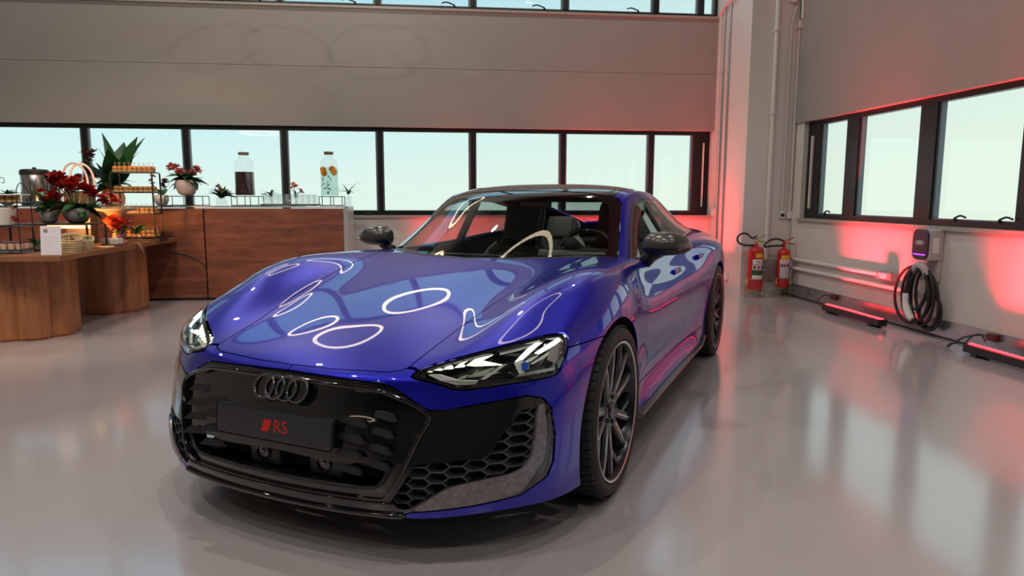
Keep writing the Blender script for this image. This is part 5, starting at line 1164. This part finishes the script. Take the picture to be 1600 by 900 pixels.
wg = bpy.data.lights.new('warm_glow','AREA'); wg.shape = 'RECTANGLE'; wg.size = .5; wg.size_y = .05; wg.energy = 9; wg.color = (1,.36,.10); wg.spread = math.radians(110)
wgo = bpy.data.objects.new('warm_glow', wg); COL.objects.link(wgo); wgo.parent = rs; wgo.location = (0,.19,.20); wgo.rotation_euler = (PI/2+.12,0,0)
# left tiered wire stand with desserts
ws_ = empty('dessert_stand', 'black wire tiered dessert stand at the left edge of the table', 'stand', (-3.735,6.40,TZ))
for z,m in ((.035,M_board),(.235,M_board),(.435,M_board),(.505,M_glassboard)): obj('shelf', box(-.20,.20,-.10,.10,z-.01,z,.002), m, ws_)
for sx in (-.195,.195): obj('wire_arch', tube(bmesh.new(), crom([(sx,-.10,0),(sx,-.10,.45),(sx*.95,-.06,.56),(sx*.95,0,.60),(sx*.95,.06,.56),(sx,.10,.45),(sx,.10,0)],4), .004, 6), M_iron, ws_, True)
for s in (-1,1): obj('scroll', tube(bmesh.new(), crom([(.0,0,.51),(s*.005,0,.60),(s*.03,0,.645),(s*.055,0,.63),(s*.05,0,.60),(s*.03,0,.605)],5), .003, 5), M_iron, ws_, True)
plant('white bowl with dark trailing plant on the wire dessert stand', (-3.70,6.37,TZ+.236), [(.06,0),(.075,.01),(.105,.15),(.10,.155),(.09,.12),(0,.11)], M_potw, .13, [('small',16,-.4,.5,1.1),('mid',6,-.6,.2,.8)], [('smallred',cloud(6,.13,-.03,.10,.03,.03,.06),1.1)])
cm = lathe(bmesh.new(), [(.024,0),(.028,.05),(.0265,.05),(.0,.045)], 16); cup_me = bpy.data.meshes.new('cup'); cm.to_mesh(cup_me); cm.free(); cup_me.materials.append(mat('pink_mousse',(.62,.42,.33),.4))
cm = lathe(bmesh.new(), [(.0265,.05),(.0275,.062),(0,.066)], 16); top_me = bpy.data.meshes.new('topping'); cm.to_mesh(top_me); cm.free(); top_me.materials.append(mat('berry_topping',(.16,.012,.02),.2,coat=.5))
for r_ in range(2):
    for k in range(6):
        o = bpy.data.objects.new('dessert_cup', cup_me); COL.objects.link(o); o.location = (-3.885+k*.062,6.345+.09*r_,TZ+.036); tag(o, f"{ORD[k]} red topped dessert cup from the left, {('front','back')[r_]} row of the wire stand", 'dessert', ['front','back'][r_]+' row of dessert cups')
        q = bpy.data.objects.new('topping', top_me); COL.objects.link(q); q.parent = o
for k in range(7): canape(-3.90+k*.055, 6.36, TZ+.436, f'{ORD[k]} golden sandwich from the left under the glass top of the wire dessert stand', 'sandwiches on the wire dessert stand', 0)
plant('orange-red flowers spilling in at the left photo edge', (-4.02,6.42,TZ), bowl(.08,.12), M_potg, .12, [('mid',6,.1,.8,1)], [('orange',cloud(16,.06,-.05,.20,.10,.06,.10),1.2)])
plant('dark leafy plant under the riser behind the menu card', (-3.56,6.62,TZ), bowl(.05,.06), M_potg, .06, [('mid',10,.1,1.0,.9),('light',4,.3,1.0,.8)], [])
# menu card
mc = empty('menu_card', 'white printed menu card standing at the table corner', 'card', (-3.195,6.10,TZ)); mc.rotation_euler = (-.10,0,.06)
obj('sheet', box(-.078,.078,-.003,.003,.003,.245,.001), mat('card_white',(.66,.64,.70),.5), mc)
M_ink = mat('ink_grey', (.42,.42,.46), .6)
obj('picture', box(-.052,-.022,-.0042,-.003,.19,.218), mat('ink_photo',(.25,.16,.18),.6), mc)
for k,w_ in enumerate((.07,.05,.09,.06,.1,.08,.05)): obj('print_line', box(-.05+(.045 if k < 2 else 0),-.05+(.045 if k < 2 else 0)+w_,-.0038,-.003,.214-.018*k-(.03 if k > 1 else 0),.2155-.018*k-(.03 if k > 1 else 0)), M_ink, mc)
obj('card_foot', box(-.04,.04,-.02,.05,.0,.005), M_cg, mc)
# pale dry leaf hanging over the table edge
tag(link('dried_leaf', leaf_mesh('dried_leaf',.16,.06,1.6,m=mat('dry_straw',(.50,.36,.20),.7))), 'pale dry leaf hanging over the table edge', 'leaf').location = (-3.16,7.55,TZ+.022)
o = wallbox('cable_end', -.98,-.90,BY-.03,BY+.0,SILL,SILL+.03, M_plastic_b, 'small black cable end lying on the window sill right of the counter', 'cable')
